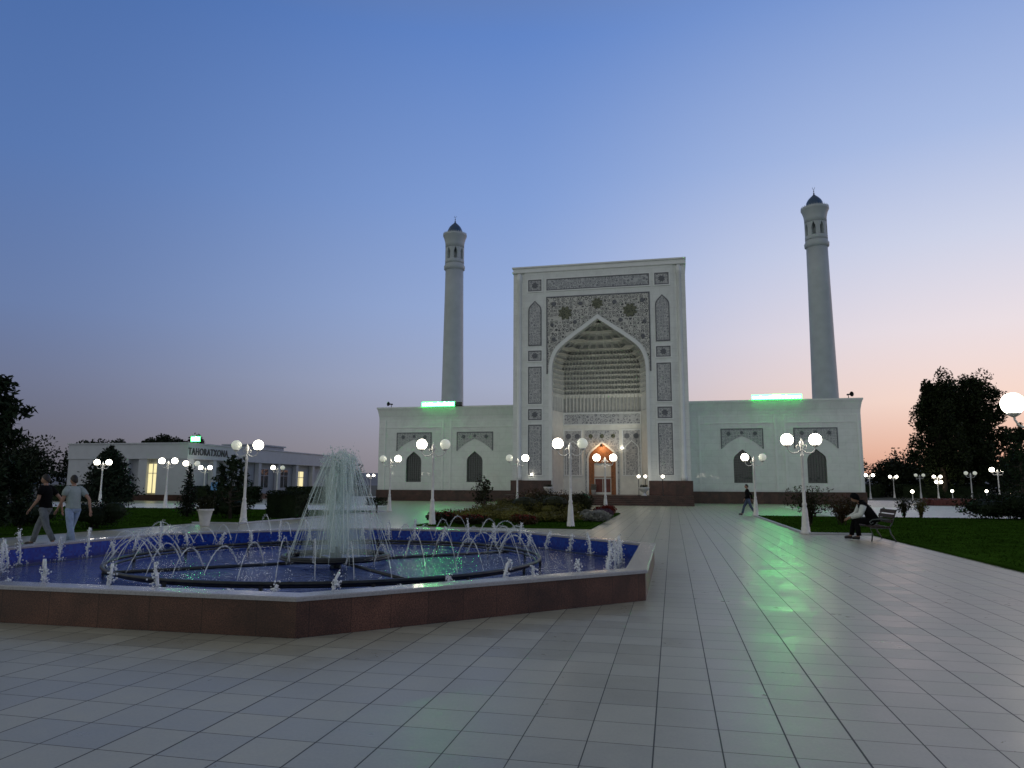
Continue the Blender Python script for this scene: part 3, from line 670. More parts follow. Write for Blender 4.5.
# wings
WH = 9.3
def wing(s):
    xa, xb = (HP, 22.35) if s > 0 else (-22.75, -HP)
    b = MB(); y = 6.0; E_ = 22.75 if s < 0 else 22.35; bays = [(HP, 15.6, 12.3), (15.6, E_, 18.55)] if s > 0 else [(HP, 15.9, 12.72), (15.9, E_, 19.0)]
    for x0, x1, c in bays:
        if s < 0: x0, x1, c = -x1, -x0, -c
        wall_with_arch(b, x0, x1, 1.05, 8.0, c, .8, 1.85, 3.75, 4.85, y, .3, 10)
    xe = s*E_; b.add([(xe, y, 1.05), (xe, y+26, 1.05), (xe, y+26, 8.0), (xe, y, 8.0)], [[0, 1, 2, 3]])
    b.add([(xa, y+26, 1.05), (xb, y+26, 1.05), (xb, y+26, 8.0), (xa, y+26, 8.0)], [[0, 1, 2, 3]])
    b.add([(xa, y, 9.0), (xb, y, 9.0), (xb, y+26, 9.0), (xa, y+26, 9.0)], [[0, 1, 2, 3]])
    # cavetto cornice curving outwards to the top
    pr = [(0, 8.0), (.02, 8.3), (.07, 8.6), (.13, 8.9), (.2, 9.12), (.24, 9.14), (.24, WH), (-.3, WH), (-.3, 9.0)]
    xi = s*HP
    for (o0, z0), (o1, z1) in zip(pr, pr[1:]):
        b.add([(xi, y-o0, z0), (xe+s*o0, y-o0, z0), (xe+s*o1, y-o1, z1), (xi, y-o1, z1)], [[0, 1, 2, 3]])
        b.add([(xe+s*o0, y-o0, z0), (xe+s*o0, y+26, z0), (xe+s*o1, y+26, z1), (xe+s*o1, y-o1, z1)], [[0, 1, 2, 3]])
    w = b.build('wing', M['marble'], mosque)
    b = MB(); xo = s*(E_+.1); p, q = sorted((s*(HP+.15), xo)); b.box(p, q, y-.1, y+.05, -.02, 1.0); b.box(p, q, y-.13, y+.05, 1.0, 1.07)
    xe0, xe1 = sorted((s*22.45, s*22.45)); b.box(xe0, xe1, y+.05, y+26, -.02, 1.05)
    b.build('wing_plinth', M['plinth'], w)
    b = MB()
    for x in (HP+1.0, 15.2, 16.0, 22.1): b.box(s*x-.09, s*x+.09, y-.06, y+.02, 1.08, 7.98)
    for x0, x1 in ((HP+1.0, 15.2), (16.0, 22.1)):
        p, q = sorted((s*x0, s*x1)); b.box(p, q, y-.05, y+.02, 7.2, 7.3)
    b.build('pilaster_strip', M['marble_plain'], w)
    for x0, x1, c in bays:
        c *= s
        # carved spandrel panel with pointed arch cut out
        b = MB(); ap = arch_pts(1.72, 4.95, 6.05, 12, [(1, 0), (.82, .27), (.61, .52), (.39, .73), (.18, .89), (0, 1)])
        for sg in (-1, 1):
            for (h0, a0), (h1, a1) in zip(ap, ap[1:]): b.add([(c+sg*h0, y-.03, a0), (c+sg*1.75, y-.03, a0), (c+sg*1.75, y-.03, a1), (c+sg*h1, y-.03, a1)], [[0, 1, 2, 3] if sg > 0 else [3, 2, 1, 0]])
        b.add([(c-1.75, y-.03, 6.05), (c+1.75, y-.03, 6.05), (c+1.75, y-.03, 6.65), (c-1.75, y-.03, 6.65)], [[0, 1, 2, 3]])
        o = b.build('spandrel_panel', M['panel'], w)
        f = MB(); f.box(c-1.84, c-1.75, y-.05, y+.02, 4.9, 6.74); f.box(c+1.75, c+1.84, y-.05, y+.02, 4.9, 6.74); f.box(c-1.75, c+1.75, y-.05, y+.02, 6.65, 6.74); f.build('panel_border', M['border'], o)
        for u in (-1.15, 1.15): motif(o, c+u, 6.28, .2, y-.03)
        motif(o, c, 6.36, .15, y-.03)
        # window
        b = MB(); ap = [(.8, 1.85)]+arch_pts(.8, 3.75, 4.85, 10); pts = [(c+x, z) for x, z in ap]+[(c-x, z) for x, z in ap[-2::-1]]
        b.add([(x, y+.27, z) for x, z in pts], [list(range(len(pts)))]); wi = b.build('window', M['glass'], w)
        f = MB()
        for i in range(7):
            x = -.8+1.6*(i+.5)/7; zt = 3.75
            for (h0, a0), (h1, a1) in zip(ap, ap[1:]):
                if h1 <= abs(x) <= h0 and h0 != h1: zt = a0+(a1-a0)*(h0-abs(x))/(h0-h1)
            f.box(c+x-.016, c+x+.016, y+.2, y+.24, 1.86, zt)
        for i in range(13):
            z = 1.86+3.*(i+.5)/13.2; hw = .8
            for (h0, a0), (h1, a1) in zip(ap, ap[1:]):
                if a0 <= z <= a1: hw = h0+(h1-h0)*(z-a0)/(a1-a0)
            f.box(c-hw, c+hw, y+.205, y+.235, z-.014, z+.014)
        f.build('lattice', M['lattice'], wi)
    return w
wing(-1); wing(1)
b = MB(); b.box(-14, -13.6, 0, .05, 0, .1)
# two small floodlights on the wings' faces and lamps beside the portal
def wall_lamp(x, y, z, lit=True):
    b = MB(); b.tube([(x, y, z-.12), (x, y-.14, z-.12), (x, y-.18, z-.04)], .018, 6); o = b.build('wall_lamp', M['dark_metal'], mosque)
    b = MB(); b.ball((x, y-.18, z+.04), .085, 10, 6); b.build('bulb', M['globe_lit'] if lit else M['globe_dim'], o)
wall_lamp(1.78, YB, 4.85); wall_lamp(-5.85, -.02, 2.45); 
nl = bpy.data.lights.new('wall_lamp_beam', 'SPOT'); nl.energy = 430; nl.color = (1, .97, .86); nl.shadow_soft_size = .06; nl.spot_size = R(72); nl.spot_blend = .5
no = bpy.data.objects.new('wall_lamp_beam', nl); COL.objects.link(no); no.parent = mosque; no.location = (3.35, -1.5, 2.75); no.rotation_euler = Vector((-4.6, 3.9, 7.2)).to_track_quat('-Z', 'Y').to_euler()
for x in (-21.6, 21.5):
    sp = thing('loudspeaker', 'small dark horn loudspeaker on the roof edge at the %s end of the mosque' % ('left' if x < 0 else 'right'), 'loudspeaker', (CX0+x, 68.2, WH), 0, 'loudspeakers on the mosque roof')
    b = MB(); b.box(-.03, .03, -.03, .03, 0, .4); b.box(-.12, .12, -.12, .12, 0, .03); b.build('bracket', M['dark_metal'], sp)
    b = MB(); b.lathe([(.06, 0), (.07, .12), (.1, .25), (.2, .42), (.27, .5)], (0, 0), 14, capt=False); b.lathe([(.09, -.14), (.09, 0)], (0, 0), 12)
    sp.scale = (.85, .85, .85); h = b.build('horn', M['dark_metal'], sp); h.location = (0, .05, .42); h.rotation_euler = (R(90), 0, R(30 if x > 0 else -30))

# ------------------------------------------------------------------ minarets
def minaret(x, y, label):
    t = thing('minaret', label, 'minaret', (x, y, 0), 0, 'minarets behind the mosque wings')
    b = MB(); b.lathe([(1.42, 0), (1.36, 6), (1.29, 11), (1.2, 17), (1.12, 23), (1.08, 27.0)], (0, 0), 32); b.build('shaft', M['minaret'], t)
    b = MB(); b.lathe([(1.08, 27.0), (1.24, 27.15), (1.26, 27.5), (1.18, 27.62), (1.14, 27.8)], (0, 0), 32); b.build('collar', M['minaret'], t)
    b = MB(); n = 8
    # lantern with arched openings between eight piers
    for k in range(n):
        a0 = 2*math.pi*(k-.26)/n; a1 = 2*math.pi*(k+.26)/n
        ring = [(1.13*math.cos(a), 1.13*math.sin(a)) for a in (a0, (a0+a1)/2, a1)]+[(.75*math.cos(a), .75*math.sin(a)) for a in (a1, a0)]
        b.prism(ring, 28.3, 29.75)
        # pointed heads of the openings
        for sgn, aa, ab in ((1, a1, a1+2*math.pi*.24/n), (-1, a0, a0-2*math.pi*.24/n)):
            q0 = (1.13*math.cos(aa), 1.13*math.sin(aa)); q1 = (1.13*math.cos(ab), 1.13*math.sin(ab))
            b.add([(q0[0], q0[1], 29.2), (q0[0], q0[1], 29.76), (q1[0], q1[1], 29.76), (q0[0]*.7, q0[1]*.7, 29.2), (q1[0]*.7, q1[1]*.7, 29.76)], [[0, 1, 2], [0, 2, 4, 3]])
    b.lathe([(1.14, 27.8), (1.15, 28.3)], (0, 0), 32); b.lathe([(.45, 28.3), (.45, 29.75)], (0, 0), 12)
    b.lathe([(1.13, 29.75), (1.14, 30.25), (1.19, 30.6), (1.3, 31.0), (1.4, 31.22), (1.43, 31.28), (1.43, 31.5), (1.3, 31.56), (.9, 31.58)], (0, 0), 32)
    for k in range(32):
        a = 2*math.pi*k/32; b.box(1.38*math.cos(a)-.025, 1.38*math.cos(a)+.025, 1.38*math.sin(a)-.025, 1.38*math.sin(a)+.025, 31.5, 31.64)
    b.build('lantern', M['minaret'], t)
    b = MB(); b.lathe([(.86, 31.56), (.88, 31.68), (.89, 31.85), (.83, 32.15), (.66, 32.46), (.43, 32.72), (.2, 32.93), (.06, 33.1)], (0, 0), 28); b.build('dome', M['dome'], t)
    b = MB(); b.lathe([(.035, 33.05), (.09, 33.17), (.035, 33.28), (.03, 33.38), (.065, 33.46), (.02, 33.54), (.015, 33.7)], (0, 0), 10)
    b.tube([(.12*math.cos(q), 0, 33.8+.12*math.sin(q)) for q in [R(-230+i*28) for i in range(11)]], .018, 6); b.build('finial', M['dark_metal'], t)
minaret(-24.92, 80, 'tall white minaret with a small blue dome rising behind the left wing')
minaret(15.83, 80, 'tall white minaret with a small blue dome rising behind the right wing')

# ------------------------------------------------------------------ green neon signs on the roofs
def neon(x0, x1, y, z, h, label, seed, blank=0., rz=0., n=15):
    t = thing('neon_sign', label, 'neon sign', ((x0+x1)/2, y, z), rz, 'green neon signs on the roofs'); w = x1-x0; g = random.Random(seed)
    b = MB(); b.box(-w/2, w/2+blank, .1, .16, -.08, h*.95)
    for k in range(4): b.box(-w/2+w*k/3-.02, -w/2+w*k/3+.02, .16, .5, -.1, .0)
    b.build('backing_rail', M['dark_metal'], t)
    b = MB(); b.box(-w/2-.05, w/2+.05, .02, .1, -.08, h+.05); b.build('halo_panel', M['neon'], t)  # added glowing panel that imitates the green halo around the tubes
    # the bright tubes of the running script, too far to read
    b = MB()
    for k in range(n):
        xx = -w/2+w*(k+.5)/n; hh = h*g.uniform(.55, 1.1); b.box(xx-w/n*.3, xx+w/n*.3, -.02, .018, h*.05, hh)
    b.box(-w/2+.05, w/2-.05, -.015, .018, h*.25, h*.6); b.build('neon_tubes', M['neon_core'], t)
    if blank:
        b = MB(); b.box(w/2+.03, w/2+blank, .02, .1, 0, h); b.build('unlit_panel', M['letters'], t)
neon(-24.15, -20.85, 67.5, 9.34, .32, 'green neon strip on the roof edge of the left wing with a dark end', 3, .8)
neon(7.2, 11.35, 67.5, 9.36, .32, 'longer green neon strip on the roof edge of the right wing', 4)

# ------------------------------------------------------------------ fountain
FX, FY, FA = -6.0, 12.34, 5.64
fountain = thing('fountain', 'large octagonal fountain with brown granite wall and blue tiled pool', 'fountain', (FX, FY, 0))
def octo(a): c = a/math.cos(R(22.5)); return [(c*math.cos(R(22.5+45*k)), c*math.sin(R(22.5+45*k))) for k in range(8)]
def ring_wall(b, a0, a1, z0, z1, mi=0):
    o, i = octo(a0), octo(a1)
    for k in range(8):
        j = (k+1) % 8
        b.add([(*o[k], z0), (*o[j], z0), (*o[j], z1), (*o[k], z1), (*i[k], z0), (*i[j], z0), (*i[j], z1), (*i[k], z1)], [[0, 1, 2, 3], [3, 2, 6, 7], [5, 4, 7, 6], [1, 0, 4, 5]], mi=mi)
b = MB(); ring_wall(b, FA-.03, FA-.27, 0, .355); b.build('basin_wall', M['granite'], fountain)
b = MB(); ring_wall(b, FA, FA-.3, .356, .388)
o, i = octo(FA), octo(FA-.3); o2, i2 = octo(FA-.012), octo(FA-.288)
for k in range(8):
    j = (k+1) % 8
    b.add([(*o[k], .388), (*o[j], .388), (*o2[j], .4), (*o2[k], .4), (*i2[k], .4), (*i2[j], .4), (*i[k], .388), (*i[j], .388)], [[0, 1, 2, 3], [3, 2, 5, 4], [4, 5, 7, 6]])
b.build('coping', M['coping'], fountain)
b = MB(); ring_wall(b, FA-.272, FA-.285, -.02, .354); b.add([(*p, .012) for p in octo(FA-.275)], [list(range(8))]); b.build('pool_lining', M['pool'], fountain)
b = MB()
gg = 40; vs = []
b.add([(*p, .13) for p in octo(FA-.287)], [list(range(8))]); b.build('water', M['water'], fountain)
def circ(r, z, n=72): return [(r*math.cos(2*math.pi*k/n), r*math.sin(2*math.pi*k/n), z) for k in range(n)]
b = MB(); b.tube(circ(3.7, .22), .03, 8, True); b.tube(circ(3.62, .17), .02, 6, True)
for k in range(16):
    a = 2*math.pi*(k+.5)/16; b.box(3.7*math.cos(a)-.02, 3.7*math.cos(a)+.02, 3.7*math.sin(a)-.02, 3.7*math.sin(a)+.02, .01, .2)
b.build('ring_pipe', M['pipe'], fountain)
b = MB(); b.tube(circ(.92, .24, 48), .04, 8, True); b.lathe([(.9, .17), (.98, .2), (.98, .22), (.9, .25)], (0, 0), 40, capb=False, capt=False); b.lathe([(.1, .01), (.1, .3), (.06, .4)], (0, 0), 12)
for k in range(4):
    a = R(45+90*k); b.tube([(0, 0, .14), (3.7*math.cos(a), 3.7*math.sin(a), .14)], .03, 6)
b.build('inner_ring', M['pipe'], fountain)
g = random.Random(11)
def arc_jet(a, r0, span, h, rad, seed):
    g = random.Random(seed); b = MB(); pts = []; rr = []; n = 14; dr = Vector((math.cos(a), math.sin(a), 0)); sd = Vector((-dr.y, dr.x, 0))*g.uniform(-.12, .12)
    for i in range(n+1):
        t = i/n; p = dr*(r0-span*t)+sd*t; z = .26+4*h*t*(1-t)-(.13*t); pts.append((p.x, p.y, max(z, .1))); rr.append(rad*(.8+.7*t)*g.uniform(.85, 1.2))
    b.tube(pts[:13], rr[:13], 6)
    for i in range(46):        # the stream breaks into drops towards its falling end
        t = g.random()**.55; w_ = .006+.022*t; p = dr*(r0-span*t)+sd*t+Vector((g.gauss(0, w_), g.gauss(0, w_), 0)); z = .26+4*h*t*(1-t)-.13*t+g.gauss(0, w_)
        b.ball((p.x, p.y, max(.13, z)), g.uniform(.004, .0085), 5, 4)
    for i in range(10):        # splash
        p = dr*(r0-span); b.ball((p.x+g.gauss(0, .08), p.y+g.gauss(0, .08), .14+abs(g.gauss(0, .05))), g.uniform(.004, .008), 5, 4)
    return b.build('water_jet', M['jet'], fountain)
for k in range(46):
    arc_jet(2*math.pi*(k+.3)/46, 3.7, g.uniform(.6, .98), g.uniform(.42, .66), .0075, 100+k)
def foam_jet(x, y, h, seed):
    """short bubbling jet: a thin broken core wrapped in falling white drops"""
    g = random.Random(seed); b = MB(); n = 7; lx, ly = g.gauss(0, .05), g.gauss(0, .05); pts = []; rr = []
    for i in range(n+1):
        t = i/n; pts.append((x+lx*t*t+g.gauss(0, .006), y+ly*t*t+g.gauss(0, .006), .1+h*t)); rr.append(.009+.010*g.random()+.006*t)
    b.tube(pts, rr, 6)
    for i in range(95):
        t = g.random()**.8; sp = .012+.035*(1-t)*g.random()+.012*t; b.ball((x+lx*t+g.gauss(0, sp), y+ly*t+g.gauss(0, sp), .12+h*t*g.uniform(.75, 1.08)), g.uniform(.004, .015), 5, 4)
    for i in range(14):
        a = g.uniform(0, 6.28); r = g.uniform(.04, .14); b.ball((x+r*math.cos(a), y+r*math.sin(a), .13+abs(g.gauss(0, .015))), g.uniform(.004, .012), 5, 4)
    return b.build('foam_jet', M['foam'], fountain)
io = octo(FA-.62); kk = 0
for e in range(8):
    p0, p1 = Vector(io[e]), Vector(io[(e+1) % 8])
    for q in range(6):
        p = p0+(p1-p0)*((q+.5)/6); foam_jet(p.x+g.gauss(0, .05), p.y+g.gauss(0, .05), g.uniform(.24, .58), 300+kk); kk += 1
b = MB()
for e in range(48): pass
b = MB(); ring = octo(FA-.62); b.tube([(x, y, .1) for x, y in ring], .025, 6, True); b.build('edge_pipe', M['pipe'], fountain)
# central dome of falling water: a rising plume and thin streams falling out to the inner ring
b = MB(); g = random.Random(21)
for k in range(34):
    a = 2*math.pi*k/34+g.gauss(0, .03); ro = .96+g.gauss(0, .06); top = 2.06+g.gauss(0, .06); ri = .16+g.random()*.14; pts = []; rr = []; n = 16
    for i in range(n+1):
        t = i/n; r = ri+(ro-ri)*t**.97; z = top-(top-.16)*(t**1.1); pts.append((r*math.cos(a)+g.gauss(0, .003), r*math.sin(a)+g.gauss(0, .003), z)); rr.append((.0045+.004*g.random())*(1-.2*t))
    b.tube(pts, rr, 5)
for k in range(900):
    t = g.random()**.8; a = g.uniform(0, 6.28); r = .22+.72*t+g.gauss(0, .03); b.ball((r*math.cos(a), r*math.sin(a), 2.1-1.95*t+g.gauss(0, .05)), g.uniform(.004, .009), 4, 3)
o = b.build('falling_streams', M['stream'], fountain); o.location.x = .05
b = MB()
for sc, ph in ((1., 0.), (.8, 1.7), (.6, 3.1)):
    vs = []; ns_ = 40; nz = 14
    for j in range(nz+1):
        t = j/nz; z = 2.1-1.9*t**1.08 if sc == 1 else 2.13-1.9*t**1.08
        for i in range(ns_):
            a = 2*math.pi*i/ns_; r = sc*(.05+.25*min(1, t*9)**.5+.42*t)*(1+.08*math.sin(5*a+ph+3*t)+.05*g.gauss(0, 1)*(1-t))*(.9 if sc == 1 else .8); vs.append((r*math.cos(a), r*math.sin(a), z+(.04*math.sin(4*a+ph) if j < 3 else 0)))
    b.add(vs, [[j*ns_+i, j*ns_+(i+1) % ns_, (j+1)*ns_+(i+1) % ns_, (j+1)*ns_+i] for j in range(nz) for i in range(ns_)], True)
o = b.build('spray_veil', M['mist'], fountain); o.location.x = .05
b = MB()
for k in range(26):
    a = g.uniform(0, 6.28); r = .16*g.random()**.5; n = 10; h = g.uniform(1.5, 2.14)
    b.tube([(r*math.cos(a)*(1+.8*i/n)+g.gauss(0, .008), r*math.sin(a)*(1+.8*i/n)+g.gauss(0, .008), .3+(h-.3)*i/n) for i in range(n+1)], [.012+.012*i/n for i in range(n+1)], 5)
for k in range(240):
    a = g.uniform(0, 6.28); r = .36*g.random()**.5; b.ball((r*math.cos(a), r*math.sin(a), 2.04+g.gauss(0, .10)-r*.25), g.uniform(.006, .02), 5, 4)
b.build('rising_plume', M['stream'], fountain)

# ------------------------------------------------------------------ lamps
def globe_mesh(name, m):
    b = MB(); b.ball((0, 0, 0), .2, 18, 10); me = b.build(name, m); return me
G_LIT = globe_mesh('globe', M['globe_lit']); G_DIM = globe_mesh('globe', M['globe_dim'])
def lamp_proto():
    t = thing('street_lamp', '', 'street lamp')
    b = MB(); b.lathe([(.165, 0), (.165, .05), (.14, .08), (.135, .2), (.12, .24), (.105, .5), (.085, .8), (.062, .88), (.075, .92), (.075, .96), (.05, 1.02), (.05, 1.5), (.042, 2.45), (.06, 2.5), (.06, 2.55), (.04, 2.6), (.04, 2.78), (.065, 2.82), (.065, 2.98), (.03, 3.03), (.012, 3.1)], (0, 0), 14, smooth=True)
    b.build('post', M['white_paint'], t)
    for s in (-1, 1):
        b = MB(); pts = [(s*.04, 0, 2.7), (s*.14, 0, 2.62), (s*.27, 0, 2.6), (s*.38, 0, 2.65), (s*.44, 0, 2.75), (s*.45, 0, 2.84)]
        b.tube(pts, [.024, .022, .02, .02, .02, .022], 7)
        b.tube([(s*.06, 0, 2.86), (s*.13, 0, 2.88), (s*.17, 0, 2.82), (s*.14, 0, 2.76), (s*.09, 0, 2.78)], .013, 6)
        b.lathe([(.03, 2.8), (.1, 2.84), (.12, 2.87), (.09, 2.9)], (s*.45, 0), 12); b.build('arm', M['white_paint'], t)
        q = (G_LIT).copy(); COL.objects.link(q); q.parent = t; q.location = (s*.45, 0, 3.05); q.name = 'globe'
    return t
lp = lamp_proto()
LAMPS = [
 (4.16, 25.2, 'LL', 'white twin globe lamp on the lawn corner left of the bench, both globes lit'),
 (4.2, 40., 'LD', 'white twin globe lamp on the far lawn corner near the walker in jeans'),
 (-3.65, 26.3, 'LD', 'white twin globe lamp at the near right corner of the flower bed, right globe dim'),
 (-8.85, 26.1, 'LD', 'white twin globe lamp at the near left corner of the flower bed, right globe dim'),
 (-3.6, 39.7, 'LL', 'white twin globe lamp in front of the mosque door, both globes lit'),
 (-8.5, 39.7, 'DL', 'white twin globe lamp in front of the left edge of the portal, left globe dim'),
 (-16.42, 25.6, 'DL', 'white twin globe lamp beside the white flower pot on the left lawn'),
 (-16.2, 40., 'DL', 'white twin globe lamp near the left end of the mosque'),
 (6.64, 15.0, 'LL', 'near white twin globe lamp at the right edge of the picture'),
 (-32.9, 42.2, 'LL', 'white twin globe lamp in front of the white building, left of the slim spruce'),
 (-35.05, 47.53, 'LD', 'white twin globe lamp just right of the slim spruce'),
 (-42.23, 59.25, 'LL', 'white twin globe lamp right below the lettering of the white building'),
 (-35.13, 59.8, 'LD', 'white twin globe lamp by the lit door of the white building'),
 (-39.97, 44.38, 'LL', 'white twin globe lamp in front of the big round conifer at left'),
 (24.65, 100.75, 'LL', 'small white twin globe lamp just right of the mosque corner'),
 (31.2, 114.5, 'LL', 'white twin globe lamp left of the big dark trees'),
 (30.3, 100., 'DD', 'unlit white twin globe lamp left of the tall dark tree'),
 (36.36, 112.6, 'LL', 'white lamp in front of the tall dark tree trunk'),
 (30.9, 85.7, 'DD', 'white twin globe lamp with both globes unlit beside the red flower hedge'),
 (27.2, 69.6, 'LL', 'white twin globe lamp between the dark tree and the right pine'),
 (-47., 108., 'LL', 'far white lamp seen behind the fountain spray'),
 (-38., 100., 'LD', 'far white lamp just left of the mosque'),
]
for i, (x, y, st, lab) in enumerate(LAMPS):
    o = lp if i == 0 else copy_tree(lp)
    o.location = (x, y, 0); o['label'] = lab; o['group'] = 'white twin globe lamps around the plaza'
    gs = [c for c in o.children if c.name.startswith('globe')]; gs.sort(key=lambda c: c.location.x)
    for gch, q in zip(gs, st): gch.data = (G_LIT if q == 'L' else G_DIM).data
    o.rotation_euler = (0, 0, .12)
# lamp 35.2,105 carries two lower globes as well
far4 = [o for o in COL.objects if o.get('label') == 'white lamp in front of the tall dark tree trunk'][0]
far4['label'] = 'white four globe lamp in front of the tall dark tree'
for s in (-1, 1):
    q = G_LIT.copy(); COL.objects.link(q); q.parent = far4; q.location = (s*.32, -.35, 2.3); q.name = 'globe'
    b = MB(); b.tube([(0, 0, 2.1), (s*.2, -.2, 2.02), (s*.32, -.35, 2.08)], .018, 6); b.build('arm', M['white_paint'], far4)
bpy.data.objects.remove(G_LIT); bpy.data.objects.remove(G_DIM)
# low garden lights far right
for i, (x, y, lab) in enumerate(((22.5, 76.7, 'low garden light left of the grassy shrub'), (31.9, 94.2, 'low garden light under the left side of the dark trees'), (35.8, 95, 'low garden light under the right side of the dark trees'), (27.3, 67.5, 'low garden light in front of the right pine'))):
    t = thing('garden_light', lab, 'garden light', (x, y, 0), 0, 'low garden lights on the right')
    b = MB(); b.lathe([(.09, 0), (.09, .05), (.045, .08), (.04, .95), (.07, 1.0)], (0, 0), 10); b.build('post', M['white_paint'], t)
    b = MB(); b.ball((0, 0, 1.13), .15, 12, 8); b.build('globe', M['globe_lit'], t)
t = thing('yard_light', 'warm orange yard light shining through the pine at far left', 'lamp', (-28.3, 21.5, 0))
b = MB(); b.lathe([(.1, 0), (.06, .3), (.045, 2.8), (.06, 2.85)], (0, 0), 10); b.build('post', M['dark_metal'], t)
b = MB(); b.ball((0, 0, 3.02), .18, 12, 8); b.build('globe', M['globe_warm'], t)

# ------------------------------------------------------------------ ablution building (left)
bx, by = -43.7, 58.6
ab = thing('ablution_building', 'long low white building with a lettered fascia behind the left lamps', 'building', (bx, by, 0))
b = MB()   # solid core walls (set back under the fascia)
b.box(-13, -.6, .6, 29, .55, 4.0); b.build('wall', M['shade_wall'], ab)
b = MB(); b.box(-13.1, 0, 0, 29.5, 3.95, 5.25); b.box(-13.2, .1, -.1, 29.6, 5.25, 5.36); b.box(-13.15, .06, -.06, 29.55, 3.86, 3.96); b.build('fascia', M['bldg_trim'], ab)
b = MB(); b.box(-13.05, -.02, .02, 29.4, 0, .55); b.build('plinth', M['plinth'], ab)
b = MB()
for x0, x1 in ((-13, -10.2), (-9.2, -6.3), (-5.2, -4.3), (-3.2, 0)): b.box(x0, x1, .04, .6, .55, 3.86)
b.build('front_wall', M['bldg'], ab)
for y in (0.05, 4.0, 8.0, 12, 16, 20, 24, 28.6):
    b = MB(); b.box(-.55, -.04, y+.62 if y < 1 else y, y+1.0 if y < 1 else y+.5, .55, 3.86); b.build('pillar', M['bldg'], ab)
b = MB(); b.box(-4.3, -3.2, .58, .6+.0, .6, 3.0); 
w = MB(); w.box(-4.25, -3.25, .3, .36, .7, 3.4); wi = w.build('window', M['lit_room'], ab)
f = MB(); f.box(-3.78, -3.72, .24, .3, .7, 3.4); f.box(-4.25, -3.25, .24, .3, 2.5, 2.56); f.build('window_frame', M['bldg'], wi)
w = MB(); w.box(-.62, -.58, 20.6, 22.7, .6, 3.1); wi = w.build('door', M['lit_room'], ab)
f = MB()
for y in (20.6, 21.6, 22.66): f.box(-.58, -.52, y, y+.05, .6, 3.1)
f.box(-.58, -.52, 20.6, 22.7, 2.35, 2.42); f.build('door_frame', M['bldg'], wi)
for y in (5.0, 9., 13., 17.2):
    w = MB(); w.box(-.62, -.58, y, y+1.8, 1.2, 3.2); wi = w.build('window', M['glass'], ab)
    f = MB(); frame(f, 0, 0, 0, 0, 0, 0, 0) if False else None
    f.box(-.58, -.54, y+.87, y+.93, 1.2, 3.2); f.box(-.58, -.54, y, y+1.8, 2.5, 2.55); f.build('window_frame', M['bldg'], wi)
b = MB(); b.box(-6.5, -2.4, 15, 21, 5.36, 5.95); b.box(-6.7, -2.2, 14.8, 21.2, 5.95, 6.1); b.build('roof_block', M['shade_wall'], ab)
cu = bpy.data.curves.new('lettering', 'FONT'); cu.body = 'TAHORATXONA'; cu.size = .92; cu.extrude = .03; cu.align_x = 'LEFT'; cu.space_character = 1.12; cu.offset = .012
to = bpy.data.objects.new('t', cu); COL.objects.link(to)
dg = bpy.context.evaluated_depsgraph_get(); me = bpy.data.meshes.new_from_object(to.evaluated_get(dg)); bpy.data.objects.remove(to)
lo = bpy.data.objects.new('lettering', me); COL.objects.link(lo); lo.parent = ab; me.materials.clear(); me.materials.append(M['letters'])
xs = [v.co.x for v in me.vertices]; k = 6.1/(max(xs)-min(xs))
lo.scale = (k, 1.0, 1); lo.location = (.04, .05, 4.25); lo.rotation_euler = (R(90), 0, R(90))
b = MB(); b.box(0, .5, 0, .05, 0, .5); bs = b.build('poster_board', M['blue_sign']); bs.location = (-28.6, 40.8, 1.15)
tag(bs, 'small pale blue board on a post left of the loose pine', 'board'); 
b = MB(); b.box(.22, .28, .06, .1, -1.15, .45); q = b.build('leg', M['dark_metal'], bs)
neon(-42.75, -41.95, 57.7, 5.45, .34, 'short green neon box on the roof corner of the low white building', 9, n=6)
# far-left pavilion
pv = thing('pavilion', 'low white open pavilion behind the two walking men', 'pavilion', (-52, 42, 0), R(-4))
b = MB(); b.box(-3.4, 3.4, -1.5, 2.5, 2.1, 2.45); b.box(-3.5, 3.5, -1.6, 2.6, 2.45, 2.55); b.build('roof', M['bldg_trim'], pv)
for x in (-3.1, -1.1, 1.1, 3.1):
    b = MB(); b.box(x-.14, x+.14, -1.3, -1.02, 0, 2.1, .02); b.build('column', M['bldg'], pv)
b = MB(); b.box(-3.3, 3.3, 2.2, 2.4, 0, 2.1); b.build('back_wall', M['shade_wall'], pv)

